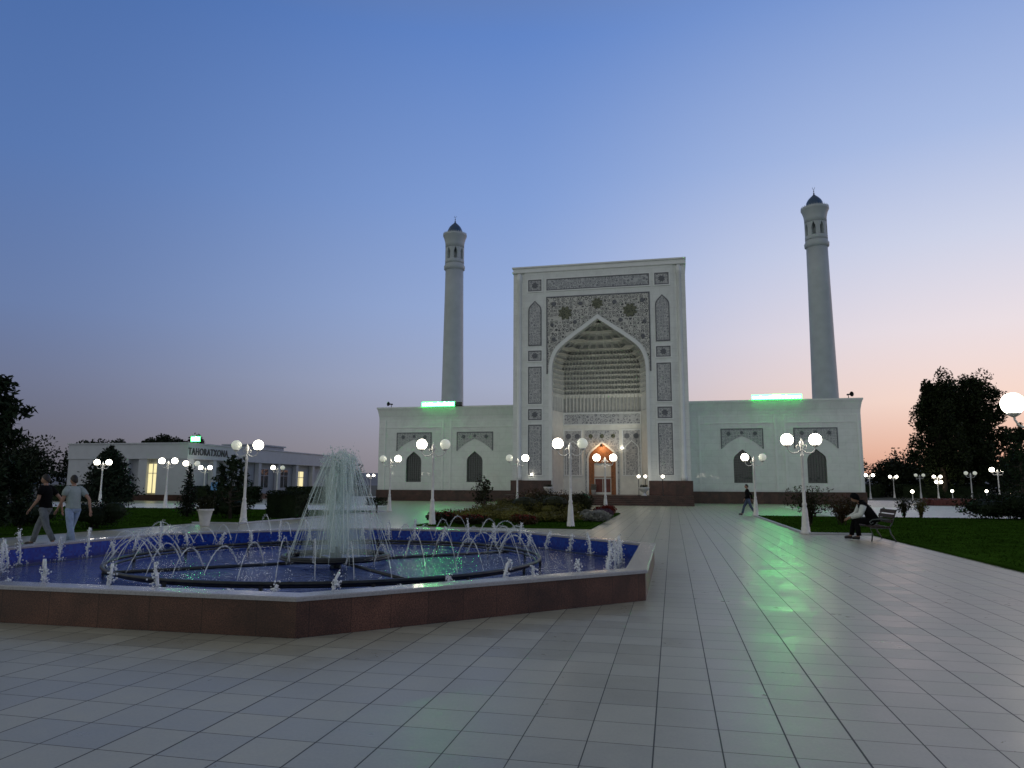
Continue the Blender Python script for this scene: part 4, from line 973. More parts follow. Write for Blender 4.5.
# ------------------------------------------------------------------ plants
def clump(b, c, r, n, size, g, flat=0.):
    for i in range(n):
        d = Vector((g.gauss(0, 1), g.gauss(0, 1), g.gauss(0, 1))).normalized()*(g.random()**.4)
        b.leaf((c[0]+d.x*r[0], c[1]+d.y*r[1], c[2]+d.z*r[2]), size, g, flat)
def broad_tree(name, label, cat, loc, h, w, m, seed, group=None, trunk=.25, n=16, leaves=150, lsize=.35, col=0., q0=.24):
    """tapered trunk and limbs, uneven crown of leaf clumps; col=1 gives a columnar crown"""
    g = random.Random(seed); t = thing(name, label, cat, loc, g.uniform(0, 6), group)
    b = MB(); tr = h*.022+.03; th = h*trunk
    b.tube([(0, 0, 0), (g.gauss(0, .03)*h, g.gauss(0, .03)*h, th), (0, 0, h*.6), (0, 0, h*.85)], [tr*1.4, tr, tr*.6, tr*.2], 8)
    cr = MB()
    for k in range(n):
        u = (k+.5)/n; z = th+(h-th)*(.08+.86*u+(g.gauss(0, .02) if col else 0)); env = math.sin(math.pi*min(1, .22+.72*u))**.8 if col < .5 else (1-.45*u**3)*min(1, .55+u*2)
        a = k*2.4+g.uniform(-.5, .5); rr = w/2*env*(g.uniform(.2, .95 if col else .78) if g.random() > .2 or not col else g.uniform(.95, 1.22)); x, y = rr*math.cos(a), rr*math.sin(a)
        b.tube([(0, 0, max(th*.7, z-h*.18)), (x*.5, y*.5, z-h*.06), (x, y, z)], [tr*.5, tr*.3, tr*.12], 5)
        q = w*q0*g.uniform(.6, 1.35); clump(cr, (x, y, z), (q, q, q*g.uniform(.7, 1.2)*(1.5 if col > .5 else 1)), leaves, lsize, g)
    b.build('trunk', M['bark'], t); cr.build('crown', m, t); return t
def conifer(name, label, loc, h, w, m, seed, group=None, whorls=22, per=9, shape=1., lsize=.09, droop=.25, bare=.08, dens=26):
    g = random.Random(seed); t = thing(name, label, 'conifer', loc, g.uniform(0, 6), group)
    b = MB(); b.tube([(0, 0, 0), (0, 0, h*.5), (0, 0, h*.97)], [h*.02+.02, h*.013+.01, .006], 7)
    cr = MB()
    for k in range(whorls):
        u = k/(whorls-1); z = h*(bare+(1-bare)*u*.97); L = w/2*((1-u)**shape*.94+.05)*(min(1, .6+u*5) if shape < .9 else 1)
        for j in range(per):
            a = 2*math.pi*(j/per)+k*1.3+g.gauss(0, .18); l = L*g.uniform(.72, 1.12)
            ex, ey, ez = l*math.cos(a), l*math.sin(a), -droop*l+.12*l*g.random()
            if l > .12: b.tube([(0, 0, z), (ex*.5, ey*.5, z+ez*.3), (ex*.95, ey*.95, z+ez)], [.012+.01*l, .006+.004*l, .003], 4)
            for i in range(max(4, int(dens*l/w*1.6))):
                s = g.random()**.7; sp = .05+.10*l*s
                cr.leaf((ex*s+g.gauss(0, sp), ey*s+g.gauss(0, sp), z+ez*s*s+g.gauss(0, .05+.03*l)), lsize, g, 0., 1.5)
    b.build('trunk', M['bark'], t); cr.build('crown', m, t); return t
def pine(name, label, loc, h, w, seed, group=None, n=30, lsize=.12, m=None, tuft=.2, nl=110, low=.1):
    """loose pine: upturned branches ending in needle tufts"""
    g = random.Random(seed); t = thing(name, label, 'pine tree', loc, g.uniform(0, 6), group)
    b = MB(); b.tube([(0, 0, 0), (.03*h, 0, h*.4), (0, .02*h, h*.75), (0, 0, h*.96)], [h*.025+.02, h*.018+.01, h*.01, .008], 8); cr = MB()
    for k in range(n):
        u = (k+.5)/n; z = h*(low+(.9-low)*u); L = w/2*(1-u*.78)*g.uniform(.65, 1.1); a = k*2.4+g.gauss(0, .3)
        e = Vector((L*math.cos(a), L*math.sin(a), z+L*g.uniform(.15, .5))); mid = Vector((e.x*.55, e.y*.55, z+.02))
        b.tube([(0, 0, z-.05), mid, e], [.02+.012*L, .014+.006*L, .006], 5)
        for s in (.45, .62, .78, .92, 1.05):
            p = mid+(e-mid)*((s-.45)/.6) if s > .45 else mid
            q = tuft*(.75+.5*g.random()); p = p+Vector((g.gauss(0, q*.6), g.gauss(0, q*.6), g.gauss(0, q*.4)))
            for i in range(nl//5):
                d = Vector((g.gauss(0, 1), g.gauss(0, 1), g.gauss(.5, 1))).normalized()*q*g.uniform(.3, 1)
                cr.leaf(p+d, lsize, g, 0, 1.7)
    for i in range(nl//2): cr.leaf((g.gauss(0, .05), g.gauss(0, .05), h*(.9+.1*g.random())), lsize, g, 0, 1.6)
    b.build('trunk', M['bark'], t); cr.build('crown', m or M['pine'], t); return t
def shrub(name, label, loc, h, w, m, seed, group=None, n=900, lsize=.07, cat='shrub', box=False, spiky=False, flowers=None, d=None):
    g = random.Random(seed); t = thing(name, label, cat, loc, 0 if box else g.uniform(0, 6), group); d = d or w
    b = MB(); cr = MB(); fl = MB()
    for k in range(7):
        a = g.uniform(0, 6.28); r = .3*w*g.random(); b.tube([(r*.3*math.cos(a), r*.3*math.sin(a), 0), (r*math.cos(a), r*math.sin(a), h*.75)], [.014, .006], 5)
    if spiky:
        for k in range(n//6):
            a = g.uniform(0, 6.28); tl = g.random()**.6; L = h*g.uniform(.55, 1.1); ex, ey = w*.5*tl*math.cos(a), w*.5*tl*math.sin(a)
            for i in range(6):
                s = (i+1)/6; cr.leaf((ex*s*s+g.gauss(0, .02), ey*s*s+g.gauss(0, .02), L*s*(1-.12*tl*s)), lsize, g, 0, 1.8)
    elif box:
        for i in range(n):
            f = g.randrange(6); x, y, z = g.uniform(-1, 1), g.uniform(-1, 1), g.uniform(0, 1)
            if f < 2: y = (1 if f else -1)*g.uniform(.88, 1.03)
            elif f < 4: x = (1 if f == 2 else -1)*g.uniform(.88, 1.03)
            else: z = g.uniform(.88, 1.04)
            cr.leaf((x*w/2, y*d/2, .02+z*h), lsize, g)
        cr.box(-w*.46, w*.46, -d*.46, d*.46, .02, h*.92)
    else:
        lobes = [(g.gauss(0, .2)*w, g.gauss(0, .2)*d, h*g.uniform(.4, .62), g.uniform(.24, .42)) for _ in range(6)]
        for lx, ly, lz, lr in lobes: cr.ball((lx, ly, lz*.95), 1, 9, 6, (w*lr*.62, d*lr*.62, min(h*.28, lz*.8)), False)
        for i in range(n):
            lx, ly, lz, lr = lobes[i % 6]; q = Vector((g.gauss(0, 1), g.gauss(0, 1), g.gauss(0, 1))).normalized()*(.5+.62*g.random())
            z = lz+q.z*h*.42
            if z < .03: z = .03+.1*g.random()
            cr.leaf((lx+q.x*w*lr, ly+q.y*d*lr, z), lsize, g)
            if flowers and q.z > .2 and g.random() < .35: fl.leaf((lx+q.x*w*lr*1.03, ly+q.y*d*lr*1.03, z+.02), lsize*.9, g)
    b.build('stem', M['bark'], t); cr.build('foliage', m, t)
    if flowers: fl.build('flowers', flowers, t)
    return t
# left side
pine('pine_tree', 'tall dark pine cut off by the left edge of the picture', (-18.7, 16.4, .04), 4.7, 3.1, 31, n=46, lsize=.13, tuft=.22, nl=230, low=.06)
conifer('cypress', 'narrow dark cypress behind the man in black', (-20.6, 19.6, .04), 2.1, .7, M['spruce'], 32, whorls=26, per=8, shape=.6, droop=-.6, lsize=.08)
conifer('conifer', 'big round dark conifer standing behind the left lawn', (-43.3, 48.8, 0), 4.5, 4.5, M['spruce'], 33, whorls=30, per=15, shape=.62, droop=.12, lsize=.2, dens=48)
shrub('boxwood', 'clipped dark boxwood right of the man in the grey tee', (-17.9, 20.9, .04) if False else (-18.75, 20.6, .04), 1.05, 1.6, M['box'], 34, n=3200, lsize=.07)
shrub('boxwood', 'low dark boxwood behind the two walking men', (-22.4, 21.8, .04), 1.1, 2.6, M['box'], 35, n=2600, lsize=.08)
conifer('spruce', 'slim dark spruce left of the white flower pot', (-21.6, 29.2, .04), 2.35, 1.0, M['spruce'], 36, whorls=24, per=9, shape=.85, lsize=.08)
pine('pine_tree', 'loose dark pine behind the white flower pot', (-18.6, 28.0, .04), 2.75, 2.5, 37, n=26, lsize=.09, tuft=.15, nl=130, low=.16)
shrub('boxwood', 'broad dark shrub at the foot of the loose pine', (-19.2, 28.6, .04), .95, 2.2, M['box'], 38, n=2400, lsize=.075)
shrub('hedge_block', 'square clipped dark hedge left of the fountain spray', (-16.95, 29.8, .04), 1.15, 1.5, M['box'], 39, n=3000, lsize=.075, cat='hedge', box=True, d=1.2)
t = thing('topiary', 'flat topped topiary beside the lamp at the left end of the mosque', 'topiary', (-15.9, 37.4, 0)); g = random.Random(40)
b = MB(); b.tube([(0, 0, 0), (.03, 0, .45)], [.07, .05], 7); b.build('trunk', M['bark'], t)
b = MB()
for i in range(1500):
    a = g.uniform(0, 6.28); r = .62*g.random()**.5; b.leaf((r*math.cos(a), r*math.sin(a), .42+.42*g.random()), .07, g)
b.build('crown', M['box'], t)
t = thing('flower_pot', 'tall tapered white flower pot with a dark plant by the left lamp', 'flower pot', (-16.7, 23.6, .0)); g = random.Random(41)
b = MB(); b.lathe([(.15, 0), (.16, .04), (.2, .3), (.255, .54), (.29, .56), (.29, .62), (.25, .62), (.24, .56)], (0, 0), 20); b.build('pot', M['white_pot'], t)
b = MB()
for i in range(700):
    a = g.uniform(0, 6.28); r = .3*g.random()**.5; b.leaf((r*math.cos(a), r*math.sin(a), .6+.55*g.random()*(1-r)), .09, g)
b.build('plant', M['darkshrub'], t)
for i, (x, w, lab) in enumerate(((-49.5, 7.5, 'long low dark hedge along the left half of the white building'), (-37.0, 6.0, 'long low dark hedge in front of the lettered corner of the white building'), (-29.5, 4.6, 'low dark hedge under the lit door of the white building'))):
    shrub('hedge', lab, (x, 54+i*1.0, 0), 1.3, w, M['box'], 50+i, 'low hedges by the white building', n=3600, lsize=.14, cat='hedge', box=True, d=1.2)
for i, (px, y, h, w, lab) in enumerate(((-76.5, 83, 6.4, 9, 'dark round tree left of the white building, nearest it'), (-81, 77, 5.6, 10, 'dark broad tree left of the white building, farthest left'), (-88.7, 108.3, 8.9, 4.0, 'small round treetop over the left end of the white roof'),
     (-86.2, 109, 9.6, 5.4, 'largest round treetop over the middle of the white roof'), (-83.4, 109.5, 9.0, 5.6, 'wide low treetop over the white roof beside the largest one'), (-80.6, 110, 9.2, 4.6, 'treetop right beside the small green neon box'), (-93.7, 107.2, 8.7, 3.5, 'tiny treetop at the far left of the white roof'))):
    broad_tree('background_tree', lab, 'tree', (px, y, 0), h, w, M['tree_far'], 60+i, 'trees beyond the white building', n=22, leaves=420, lsize=.42)
for i, (x, y, h, w, lab) in enumerate(((-62, 128, 5.2, 9, 'far dark tree seen through the left side of the fountain spray'), (-50, 132, 4.8, 9, 'far dark tree just right of the fountain spray top'), (-41, 128, 4.6, 8, 'far dark tree next to the left wall of the mosque'))):
    broad_tree('background_tree', lab, 'tree', (x, y, 0), h, w, M['tree_far'], 70+i, 'trees in the gap left of the mosque', trunk=.1, n=14, leaves=150, lsize=.6)
# central bed
BED = 'plants in the middle flower bed'
t = broad_tree('small_tree', 'small dark leaning tree at the left of the flower bed', 'tree', (-8.95, 34.2, .05), 1.75, 1.25, M['darkshrub'], 80, trunk=.3, n=12, leaves=70, lsize=.11)
for i, (x, y, h, w, m, lab, kw) in enumerate((
  (-6.2, 34.5, 1.15, 2.6, 'darkshrub', 'largest dark bush in the middle of the flower bed', {}),
  (-7.7, 32.2, .7, 2.2, 'olive', 'olive green mound in front of the large bush', {}),
  (-5.2, 33.0, .8, 2.0, 'olive', 'olive green mound between the large bush and the near right lamp', {}),
  (-8.3, 29.0, .5, 1.9, 'yellowgreen', 'yellow green low plant near the left lamp of the bed', {}),
  (-6.4, 29.4, .45, 2.2, 'yellowgreen', 'yellow green low plant in the front middle of the bed', {}),
  (-4.6, 29.6, .4, 1.7, 'olive', 'low olive cushion left of the near right lamp', {}),
  (-9.0, 27.6, .42, .9, 'darkshrub', 'red flowered plant at the left front of the bed', {'flowers': M['redflower']}),
  (-7.3, 26.9, .38, 1.2, 'darkshrub', 'red flowered plant in the front row of the bed beside the left lamp', {'flowers': M['redflower']}),
  (-5.5, 27.0, .36, 1.0, 'brownshrub', 'brownish red plant in the front row, middle of the bed', {'flowers': M['redflower']}),
  (-3.3, 30.2, .42, 1.0, 'silver', 'silvery white cushion plant right of the near right lamp', {}),
  (-3.45, 32.2, .4, .9, 'silver', 'smaller silvery cushion plant behind the first one', {}),
  (-3.3, 34.8, .4, 1.0, 'purple', 'dull purple flowering cushion on the right edge of the bed', {}),
  (-3.3, 37.6, .5, 1.0, 'redflower', 'bright red flowering plant at the far right corner of the bed', {}),
  (-4.8, 38.6, 1.15, 1.5, 'darkshrub', 'round dark bush under the green bin', {}),
  (-8.2, 38.0, .8, 1.8, 'olive', 'olive bush at the far left corner of the bed', {}),
  (-6.6, 37.6, 1.3, 1.7, 'brownshrub', 'tall brownish bush at the back of the bed', {}))):
    shrub('garden_shrub', lab, (x, y, .05), h, w*1.05, M[m], 90+i, BED, n=3000, lsize=.085, **kw)
# right lawn shrubs and trees
shrub('feathery_shrub', 'loose feathery shrub behind the lamp on the lawn corner', (5.0, 29.3, .04), 1.45, 1.9, M['darkshrub'], 120, n=2400, lsize=.07, spiky=True)
shrub('feathery_shrub', 'lower brownish feathery shrub right of the lamp shrub', (6.4, 30.6, .04), 1.1, 1.7, M['brownshrub'], 121, n=1800, lsize=.07, spiky=True)
shrub('feathery_shrub', 'small feathery shrub behind the seated person', (8.0, 36.0, .04), .9, 1.5, M['darkshrub'], 122, n=1500, lsize=.07, spiky=True)
shrub('grassy_shrub', 'grassy shrub on the white paving beyond the lawn, left of the pair', (11.0, 39.0, .04), .95, .9, M['darkshrub'], 123, n=1100, lsize=.07, spiky=True)
shrub('grassy_shrub', 'grassy shrub on the white paving beyond the lawn, right of the pair', (11.75, 39.0, .04), .9, .85, M['olive'], 124, n=1100, lsize=.07, spiky=True)
broad_tree('dark_tree', 'tall dark tree with a jagged top, left of the tall pair', 'tree', (38.0, 116, 0), 17.4, 7.6, M['tree'], 130, 'tall trees on the right skyline', trunk=.1, n=75, leaves=330, lsize=.42, col=1, q0=.15)
broad_tree('dark_tree', 'tall dark tree leaning right with sky gaps, right of the tall pair', 'tree', (43.7, 118.5, 0), 17.4, 9.0, M['tree'], 131, 'tall trees on the right skyline', trunk=.12, n=78, leaves=320, lsize=.42, col=1, q0=.15)
pine('pine_tree', 'pine at the right edge of the picture', (20.4, 48.6, 0), 5.4, 3.4, 132, n=32, lsize=.13, tuft=.22, nl=200)
shrub('boxwood', 'dark shrub mass at the right edge below the pine', (15.6, 39.0, 0), 1.35, 3.2, M['box'], 133, n=5200, lsize=.13)
for i, (x, y, h, w, lab) in enumerate(((20.5, 125, 6.3, 9, 'dark tree touching the right corner of the mosque'), (28, 132, 6.6, 10, 'dark round tree second from the mosque corner'), (36, 130, 5.6, 10, 'low dark tree under the hills'), (44, 133, 6.4, 10, 'dark tree left of the tall pair on the right'),
     (52, 128, 5.6, 10, 'low dark tree behind the tall pair'), (60, 130, 6.2, 11, 'dark tree right of the tall pair'), (70, 131, 7.0, 11, 'dark tree beyond the right pine'), (80, 130, 6.6, 12, 'farthest dark tree at the right'))):
    broad_tree('background_tree', lab, 'tree', (x, y, 0), h, w, M['tree_far'], 140+i, 'trees on the right horizon', trunk=.08, n=26, leaves=260, lsize=.5)
for i, (x, y, w, lab) in enumerate(((26, 118, 9, 'dark hedge beyond the white paving, nearest the mosque'), (38, 116, 12, 'dark hedge beyond the white paving under the tall trees'), (51, 112, 12, 'dark hedge beyond the white paving at the right'))):
    shrub('hedge', lab, (x, y, 0), 1.9, w, M['box'], 150+i, 'hedges beyond the right lawn', n=3800, lsize=.22, cat='hedge', box=True, d=2)
shrub('flower_hedge', 'low dark red flower hedge beyond the white paving at the right', (25.2, 68.5, 0), .55, 8.5, M['wood_dark'], 155, n=3200, lsize=.12, cat='hedge', box=True, d=1.6)

# ------------------------------------------------------------------ entrance furniture
for x, lab in ((-10.15, 'white stone flower bowl left of the mosque door'), (-2.3, 'white stone flower bowl right of the mosque door')):
    t = thing('stone_bowl', lab, 'flower bowl', (x, 59.9, .752), 0, 'stone bowls by the mosque steps'); g = random.Random(int(x*10))
    b = MB(); b.lathe([(.22, 0), (.22, .06), (.13, .12), (.11, .25), (.2, .34), (.38, .5), (.43, .62), (.43, .68), (.36, .66)], (0, 0), 20); b.build('bowl', M['white_pot'], t)
    b = MB()
    for i in range(240):
        a = g.uniform(0, 6.28); r = .34*g.random()**.5; b.leaf((r*math.cos(a), r*math.sin(a), .64+.22*g.random()), .09, g)
    b.build('plant', M['darkshrub'], t)
for x, z, lab in ((-2.75, 1.8, 'small white lit lantern on the portal steps, the left of the pair over the bowl'), (-2.2, 1.8, 'small white lit lantern on the portal steps, the right of the pair over the bowl'), (-.8, 1.8, 'small white lit lantern standing apart, farthest right on the portal steps')):
    t = thing('lantern', lab, 'lantern', (x, 60.7, .752), 0, 'lit lanterns by the door')
    b = MB(); b.lathe([(.1, 0), (.1, .04), (.025, .07), (.025, 1.42), (.06, 1.46)], (0, 0), 10); b.build('post', M['dark_metal'], t)
    b = MB(); b.ball((0, 0, 1.56), .12, 12, 8); b.build('globe', M['globe_lit'], t)
t = thing('waste_bin', 'green waste bin with a peaked lid in front of the mosque steps', 'waste bin', (-6.3, 53., 0))
b = MB(); b.box(-.32, .32, -.3, .3, .1, .72, .03); b.build('body', M['green_paint'], t)
b = MB(); b.add([(-.38, -.36, .72), (.38, -.36, .72), (.38, .36, .72), (-.38, .36, .72), (0, -.2, .98), (0, .2, .98)], [[3, 2, 1, 0], [0, 1, 4], [2, 3, 5], [1, 2, 5, 4], [3, 0, 4, 5]]); b.build('lid', M['green_paint'], t)
b = MB(); b.box(-.2, .2, -.318, -.3, .5, .62); b.build('opening', M['shoe'], t)
b = MB()
for x in (-.26, .26):
    for y in (-.24, .24): b.box(x-.03, x+.03, y-.03, y+.03, 0, .1)
b.build('leg', M['dark_metal'], t)
t = thing('potted_plant', 'pale green potted plant at the left of the mosque door', 'potted plant', (CX0-.75, 64.2, NB)); g = random.Random(8)
b = MB(); b.lathe([(.16, 0), (.22, .38), (.24, .4), (.2, .4)], (0, 0), 14); b.build('pot', M['white_pot'], t)
b = MB()
for i in range(260):
    a = g.uniform(0, 6.28); r = .26*g.random()**.5; b.leaf((r*math.cos(a), r*math.sin(a), .4+.5*g.random()), .12, g)
b.build('plant', M['silver'], t)

# ------------------------------------------------------------------ people
def skin_mesh(name, verts, edges, radii, m, parent, sub=2, root=0, extra=None):
    me = bpy.data.meshes.new(name); me.from_pydata(verts, edges, []); o = bpy.data.objects.new(name, me); COL.objects.link(o)
    md = o.modifiers.new('s', 'SKIN'); md.use_smooth_shade = True; md.branch_smoothing = .3
    for i, v in enumerate(me.skin_vertices[0].data):
        r = radii[i]; v.radius = (r, r) if not isinstance(r, tuple) else r; v.use_root = i == root
    o.modifiers.new('u', 'SUBSURF').levels = sub
    dg = bpy.context.evaluated_depsgraph_get(); me2 = bpy.data.meshes.new_from_object(o.evaluated_get(dg)); bpy.data.objects.remove(o)
    b = MB(); b.v = [tuple(v.co) for v in me2.vertices]; b.f = [list(p.vertices) for p in me2.polygons]; b.sm = [True]*len(b.f); b.mi = [0]*len(b.f)
    if extra: extra(b)
    return b.build(name, m, parent)
def person(label, loc, rz, P, shirt, trousers, hair='hair', short=True, scarf=False, skirt=False, sleeve=None, back=None, scale=1.):
    """P: joint positions, facing +X locally, y left. Clothed figure grown over its skeleton."""
    t = thing('person', label, 'person', loc, rz); t.scale = (scale,)*3
    V = Vector; J = {k: V(v) for k, v in P.items()}
    verts = []; edges = []; rad = []; idx = {}
    def vtx(p, r): verts.append(tuple(p)); rad.append(r); return len(verts)-1
    def chain(a, pts):
        for p, r in pts:
            n = vtx(p, r); edges.append((a, n)); a = n
        return a
    pel = vtx(J['pelvis'], .095); wa = chain(pel, [(J['waist'], .085)]); ch = chain(wa, [(J['chest'], .095)]); nk = chain(ch, [(J['neck'], .055)]); chain(nk, [(J['head']-(J['head']-J['neck'])*.35, .05)])
    for s in 'lr':
        sh = chain(ch, [(J['sh'+s], .05)]); el = chain(sh, [((J['sh'+s]+J['el'+s])/2, .048), (J['el'+s], .04)]); wr = chain(el, [((J['el'+s]*.6+J['wr'+s]*.4), .037), (J['wr'+s], .024)])
        d = (J['wr'+s]-J['el'+s]).normalized(); pm = chain(wr, [(J['wr'+s]+d*.05, .03)]); sd = d.cross(V((1, 0, 0))).normalized() if abs(d.x) < .9 else V((0, 1, 0)); nn = d.cross(sd)
        for q, ln in ((-.026, .07), (-.009, .085), (.009, .08), (.026, .062)):
            chain(pm, [(J['wr'+s]+d*.09+sd*q, .010), (J['wr'+s]+d*(.09+ln*.55)+sd*q*1.1+nn*.006, .0085), (J['wr'+s]+d*(.09+ln)+sd*q*1.1+nn*.022, .007)])
        chain(wr, [(J['wr'+s]+d*.04+sd*.036, .012), (J['wr'+s]+d*.085+sd*.045+nn*.01, .009)])
        hp = chain(pel, [(J['hip'+s], .075)]); kn = chain(hp, [((J['hip'+s]+J['kn'+s])/2, .075), (J['kn'+s], .054)]); an = chain(kn, [((J['kn'+s]*.65+J['an'+s]*.35), .054), (J['an'+s], .038)])
        chain(an, [(J['to'+s], .034)])
    hd = J['head']; fd = V(P.get('face', (1, 0, 0))).normalized(); sdv = V((0, 0, 1)).cross(fd).normalized(); upv = fd.cross(sdv)
    def head(b):
        # skull with brow, nose, jaw, ears
        nr, ns_ = 12, 16; vs = []; fs = []
        for i in range(nr+1):
            th = math.pi*i/nr
            for k in range(ns_):
                a = 2*math.pi*k/ns_; x, y, z = math.sin(th)*math.cos(a), math.sin(th)*math.sin(a), math.cos(th)
                sx, sy, sz = .098*x, .074*y, .118*z
                if z < -.2: sx *= 1+.1*max(0, x)-.18*max(0, -x); sy *= 1-.3*(-z-.2)
                if x > .75 and abs(y) < .35: sx += .022*math.exp(-((z+.12)/.16)**2)*math.exp(-(y/.18)**2); sx -= .008*math.exp(-((z-.08)/.09)**2)*(1-math.exp(-(y/.15)**2)); sx += .006*math.exp(-((z+.48)/.1)**2)
                if abs(y) > .85: sy += math.copysign(.016, y)*math.exp(-((z)/.22)**2)*math.exp(-((x+.05)/.2)**2)
                q = hd+fd*sx+sdv*sy+upv*sz; vs.append(tuple(q))
        for i in range(nr):
            for k in range(ns_): fs.append([i*ns_+k, (i+1)*ns_+k, (i+1)*ns_+(k+1) % ns_, i*ns_+(k+1) % ns_])
        b.add(vs, fs, True)
    skin_mesh('body', verts, edges, rad, M['skin'], t, 1, 0, head)
    # eyes, hair or scarf
    b = MB()
    for s in (-1, 1): b.ball(tuple(hd+fd*.085+sdv*.03*s+upv*.012), .011, 8, 6)
    b.build('eye', M['hair'], t)
    b = MB(); nr, ns_ = 9, 18; vs = []; k_ = 1.12 if not scarf else 1.22
    for i in range(nr+1):
        for k in range(ns_):
            a = 2*math.pi*k/ns_; front = math.cos(a); lim = (1.5-.6*max(0, front)+.65*max(0, -front)) if not scarf else 1.9-.9*max(0, front)**2+.75*max(0, -front)
            th = lim*i/nr; x, y, z = math.sin(th)*math.cos(a), math.sin(th)*math.sin(a), math.cos(th); q = hd+fd*.098*k_*x+sdv*.076*k_*y+upv*.121*k_*z*(1+.03*math.sin(7*a)); vs.append(tuple(q))
    b.add(vs, [[i*ns_+k, (i+1)*ns_+k, (i+1)*ns_+(k+1) % ns_, i*ns_+(k+1) % ns_] for i in range(nr) for k in range(ns_)], True)
    b.build('headscarf' if scarf else 'hair', M['black_cloth' if scarf else hair], t)
    # shirt: rings lofted along the spine, tapered sleeves
    def loft(b, secs, n=16):
        vs = []
        for c, rx, ry in secs:
            for k in range(n): q = 2*math.pi*k/n; vs.append((c.x+rx*math.cos(q), c.y+ry*math.sin(q), c.z))
        b.add(vs, [[i*n+k, i*n+(k+1) % n, (i+1)*n+(k+1) % n, (i+1)*n+k] for i in range(len(secs)-1) for k in range(n)]+[[n-1-k for k in range(n)], [(len(secs)-1)*n+k for k in range(n)]], True)
    b = MB(); ms = (J['shl']+J['shr'])/2; hem = J['pelvis']*1.08-J['waist']*.08
    loft(b, [(hem, .138, .178), (J['pelvis'], .14, .178), (J['waist'], .125, .165), ((J['waist']+J['chest'])/2, .132, .178), (J['chest'], .134, .195), (J['chest']*.4+ms*.6, .12, .205), (ms+V((0, 0, .02)), .095, .185), (ms*.6+J['neck']*.4+V((0, 0, .015)), .078, .11), (J['neck']+V((0, 0, -.005)), .062, .066)])
    for s in 'lr':
        S, E_, W_ = J['sh'+s], J['el'+s], J['wr'+s]; si = S*.8+ms*.2
        pts = [(si, .085), (S*.75+E_*.25, .078), (S*.4+E_*.6, .068)] if short else [(si, .085), (S*.7+E_*.3, .074), (S*.3+E_*.7, .062), (E_, .058), (E_*.5+W_*.5, .05), (E_*.08+W_*.92, .042)]
        b.tube([p for p, r in pts], [r for p, r in pts], 12); b.ball(tuple(si), .086, 12, 8)
    b.build('shirt', M[shirt], t)
    if sleeve:
        for s in 'lr':
            S, E_, W_ = J['sh'+s], J['el'+s], J['wr'+s]; b = MB(); b.tube([S*.85+E_*.15, S*.5+E_*.5, E_, E_*.5+W_*.5, E_*.06+W_*.94], [.088, .08, .074, .064, .052], 12); b.build('sleeve', M[sleeve], t)
    if back:
        b = MB(); vs = []; nn_ = 8
        sdn = V((0, 1, 0)); axis = [J['pelvis'], J['waist'], J['chest'], J['neck']]
        for i, (p, r, w_) in enumerate(zip(axis, (.2, .19, .2, .12), (.2, .2, .24, .13))):
            for k in range(nn_+1):
                an_ = R(70+220*k/nn_); vs.append((p.x+r*math.cos(an_), p.y+w_*math.sin(an_), p.z+(.05 if i == 3 else 0)))
        b.add(vs, [[i*(nn_+1)+k, i*(nn_+1)+k+1, (i+1)*(nn_+1)+k+1, (i+1)*(nn_+1)+k] for i in range(3) for k in range(nn_)], True); b.build('shawl', M[back], t)
    b = MB(); pz = J['pelvis']; hm = (J['hipl']+J['hipr'])/2
    loft(b, [(pz*.9+J['waist']*.1+V((0, 0, .02)), .125, .165), (pz, .132, .172), (hm, .13, .172), (hm+V((0, 0, -.07)), .1, .12)])
    for s in 'lr':
        Hh, K, A = J['hip'+s], J['kn'+s], J['an'+s]
        pts = [(Hh, .098), (Hh*.6+K*.4, .093), (K, .074), (K*.6+A*.4, .07), (A*.96+K*.04, .062)]
        b.tube([p for p, r in pts], [r for p, r in pts], 12); b.ball(tuple(Hh), .1, 12, 8)
    b.build('trousers', M[trousers], t)
    for s in 'lr':
        skin_mesh('shoe', [tuple(J['an'+s]+V((-.03, 0, -.045))), tuple((J['an'+s]+J['to'+s])/2+V((0, 0, -.01))), tuple(J['to'+s]+V((.03, 0, .0)))], [(0, 1), (1, 2)], [.05, .05, .04], M['shoe'], t, 1)
    return t
def walk(stride=.34, arm=.28, lean=.03):
    return dict(pelvis=(0, 0, .95), waist=(lean*.5, 0, 1.1), chest=(lean, 0, 1.33), neck=(lean+.01, 0, 1.5), head=(lean+.03, 0, 1.64),
        shl=(lean, .19, 1.42), shr=(lean, -.19, 1.42), ell=(arm*.25-.02, .25, 1.15), wrl=(arm*.75, .25, .93), elr=(-arm*.75, -.25, 1.16), wrr=(-arm*.9, -.26, .90),
        hipl=(0, .095, .9), hipr=(0, -.095, .9), knl=(-stride*.35, .10, .5), anl=(-stride*1.0, .10, .13), tol=(-stride*.75, .10, .05),
        knr=(stride*.62, -.10, .5), anr=(stride*.95, -.10, .09), tor=(stride*1.45, -.10, .06))
person('man in a black t-shirt and grey trousers walking behind the fountain', (-15.0, 14.95, 0), R(195), walk(.32), 'black_cloth', 'grey_trousers', scale=.98)
person('man in a pale grey t-shirt and light blue jeans walking behind the fountain', (-14.25, 15.0, 0), R(168), walk(.24, .3), 'grey_tee', 'light_jeans', scale=.97)
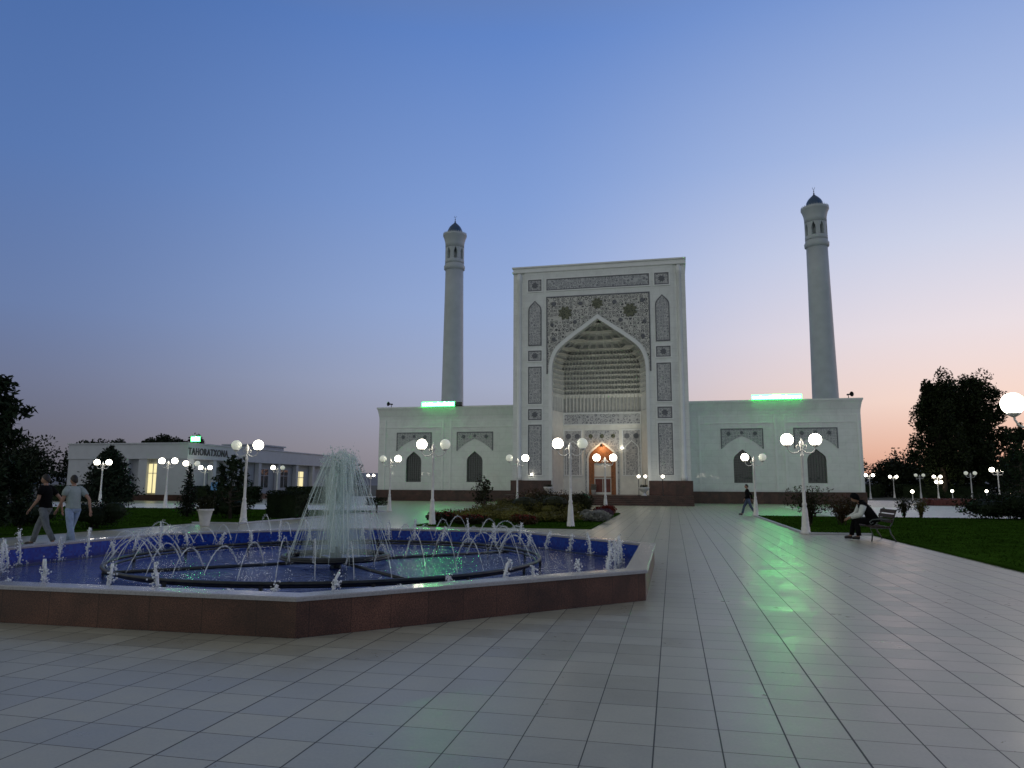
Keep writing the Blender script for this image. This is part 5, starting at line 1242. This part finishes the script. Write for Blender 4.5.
person('person in a black top and blue jeans walking near the far lawn corner', (3.9, 40.7, 0), R(180), walk(.36), 'black_cloth', 'blue_jeans', short=False, scale=.93)
sit = dict(pelvis=(0, 0, .5), waist=(.07, 0, .66), chest=(.22, 0, .87), neck=(.33, 0, 1.03), head=(.42, 0, 1.13), face=(1, 0, -.45),
    shl=(.24, .17, .95), shr=(.24, -.17, .95), ell=(.36, .24, .69), wrl=(.58, .12, .60), elr=(.36, -.24, .69), wrr=(.6, -.10, .58),
    hipl=(.04, .1, .5), hipr=(.04, -.1, .5), knl=(.44, .12, .5), knr=(.46, -.11, .5), anl=(.40, .12, .1), anr=(.54, -.11, .1), tol=(.56, .12, .05), tor=(.7, -.11, .05))
person('person in black seated on the bench, leaning forward with white sleeves', (5.62, 22.9, 0), R(180), sit, 'black_cloth', 'black_cloth', short=False, scarf=True, back='black_cloth', sleeve='white_cloth', scale=1.06)
# bench under the seated person, facing the fountain
t = thing('bench', 'dark bench with scrolled iron ends under the seated person', 'bench', (5.67, 22.95, 0), R(180))
b = MB()
for k in range(4): b.box(-.22+.13*k, -.12+.13*k, -.75, .75, .385, .415)
b.build('seat', M['bench_wood'], t)
b = MB()
for k in range(3):
    z = .52+.13*k; x = -.27-.05*k; b.add([(x, -.75, z), (x+.025, -.75, z), (x+.025, .75, z), (x, .75, z), (x-.035, -.75, z+.1), (x-.01, -.75, z+.1), (x-.01, .75, z+.1), (x-.035, .75, z+.1)], [[3, 2, 1, 0], [4, 5, 6, 7], [0, 1, 5, 4], [1, 2, 6, 5], [2, 3, 7, 6], [3, 0, 4, 7]])
b.build('backrest', M['bench_wood'], t)
for y in (-.7, .7):
    b = MB(); b.tube([(.27, y, 0), (.24, y, .2), (.29, y, .37), (-.2, y, .37), (-.28, y, .5), (-.4, y, .86), (-.46, y, .9), (-.5, y, .85), (-.46, y, .81)], .02, 7); b.tube([(-.2, y, .37), (-.24, y, .2), (-.36, y, 0)], .02, 7)
    b.tube([(-.3, y, .58), (0, y, .62), (.22, y, .6), (.3, y, .54), (.26, y, .48), (.2, y, .52)], .016, 7); b.build('side_frame', M['lattice'], t)
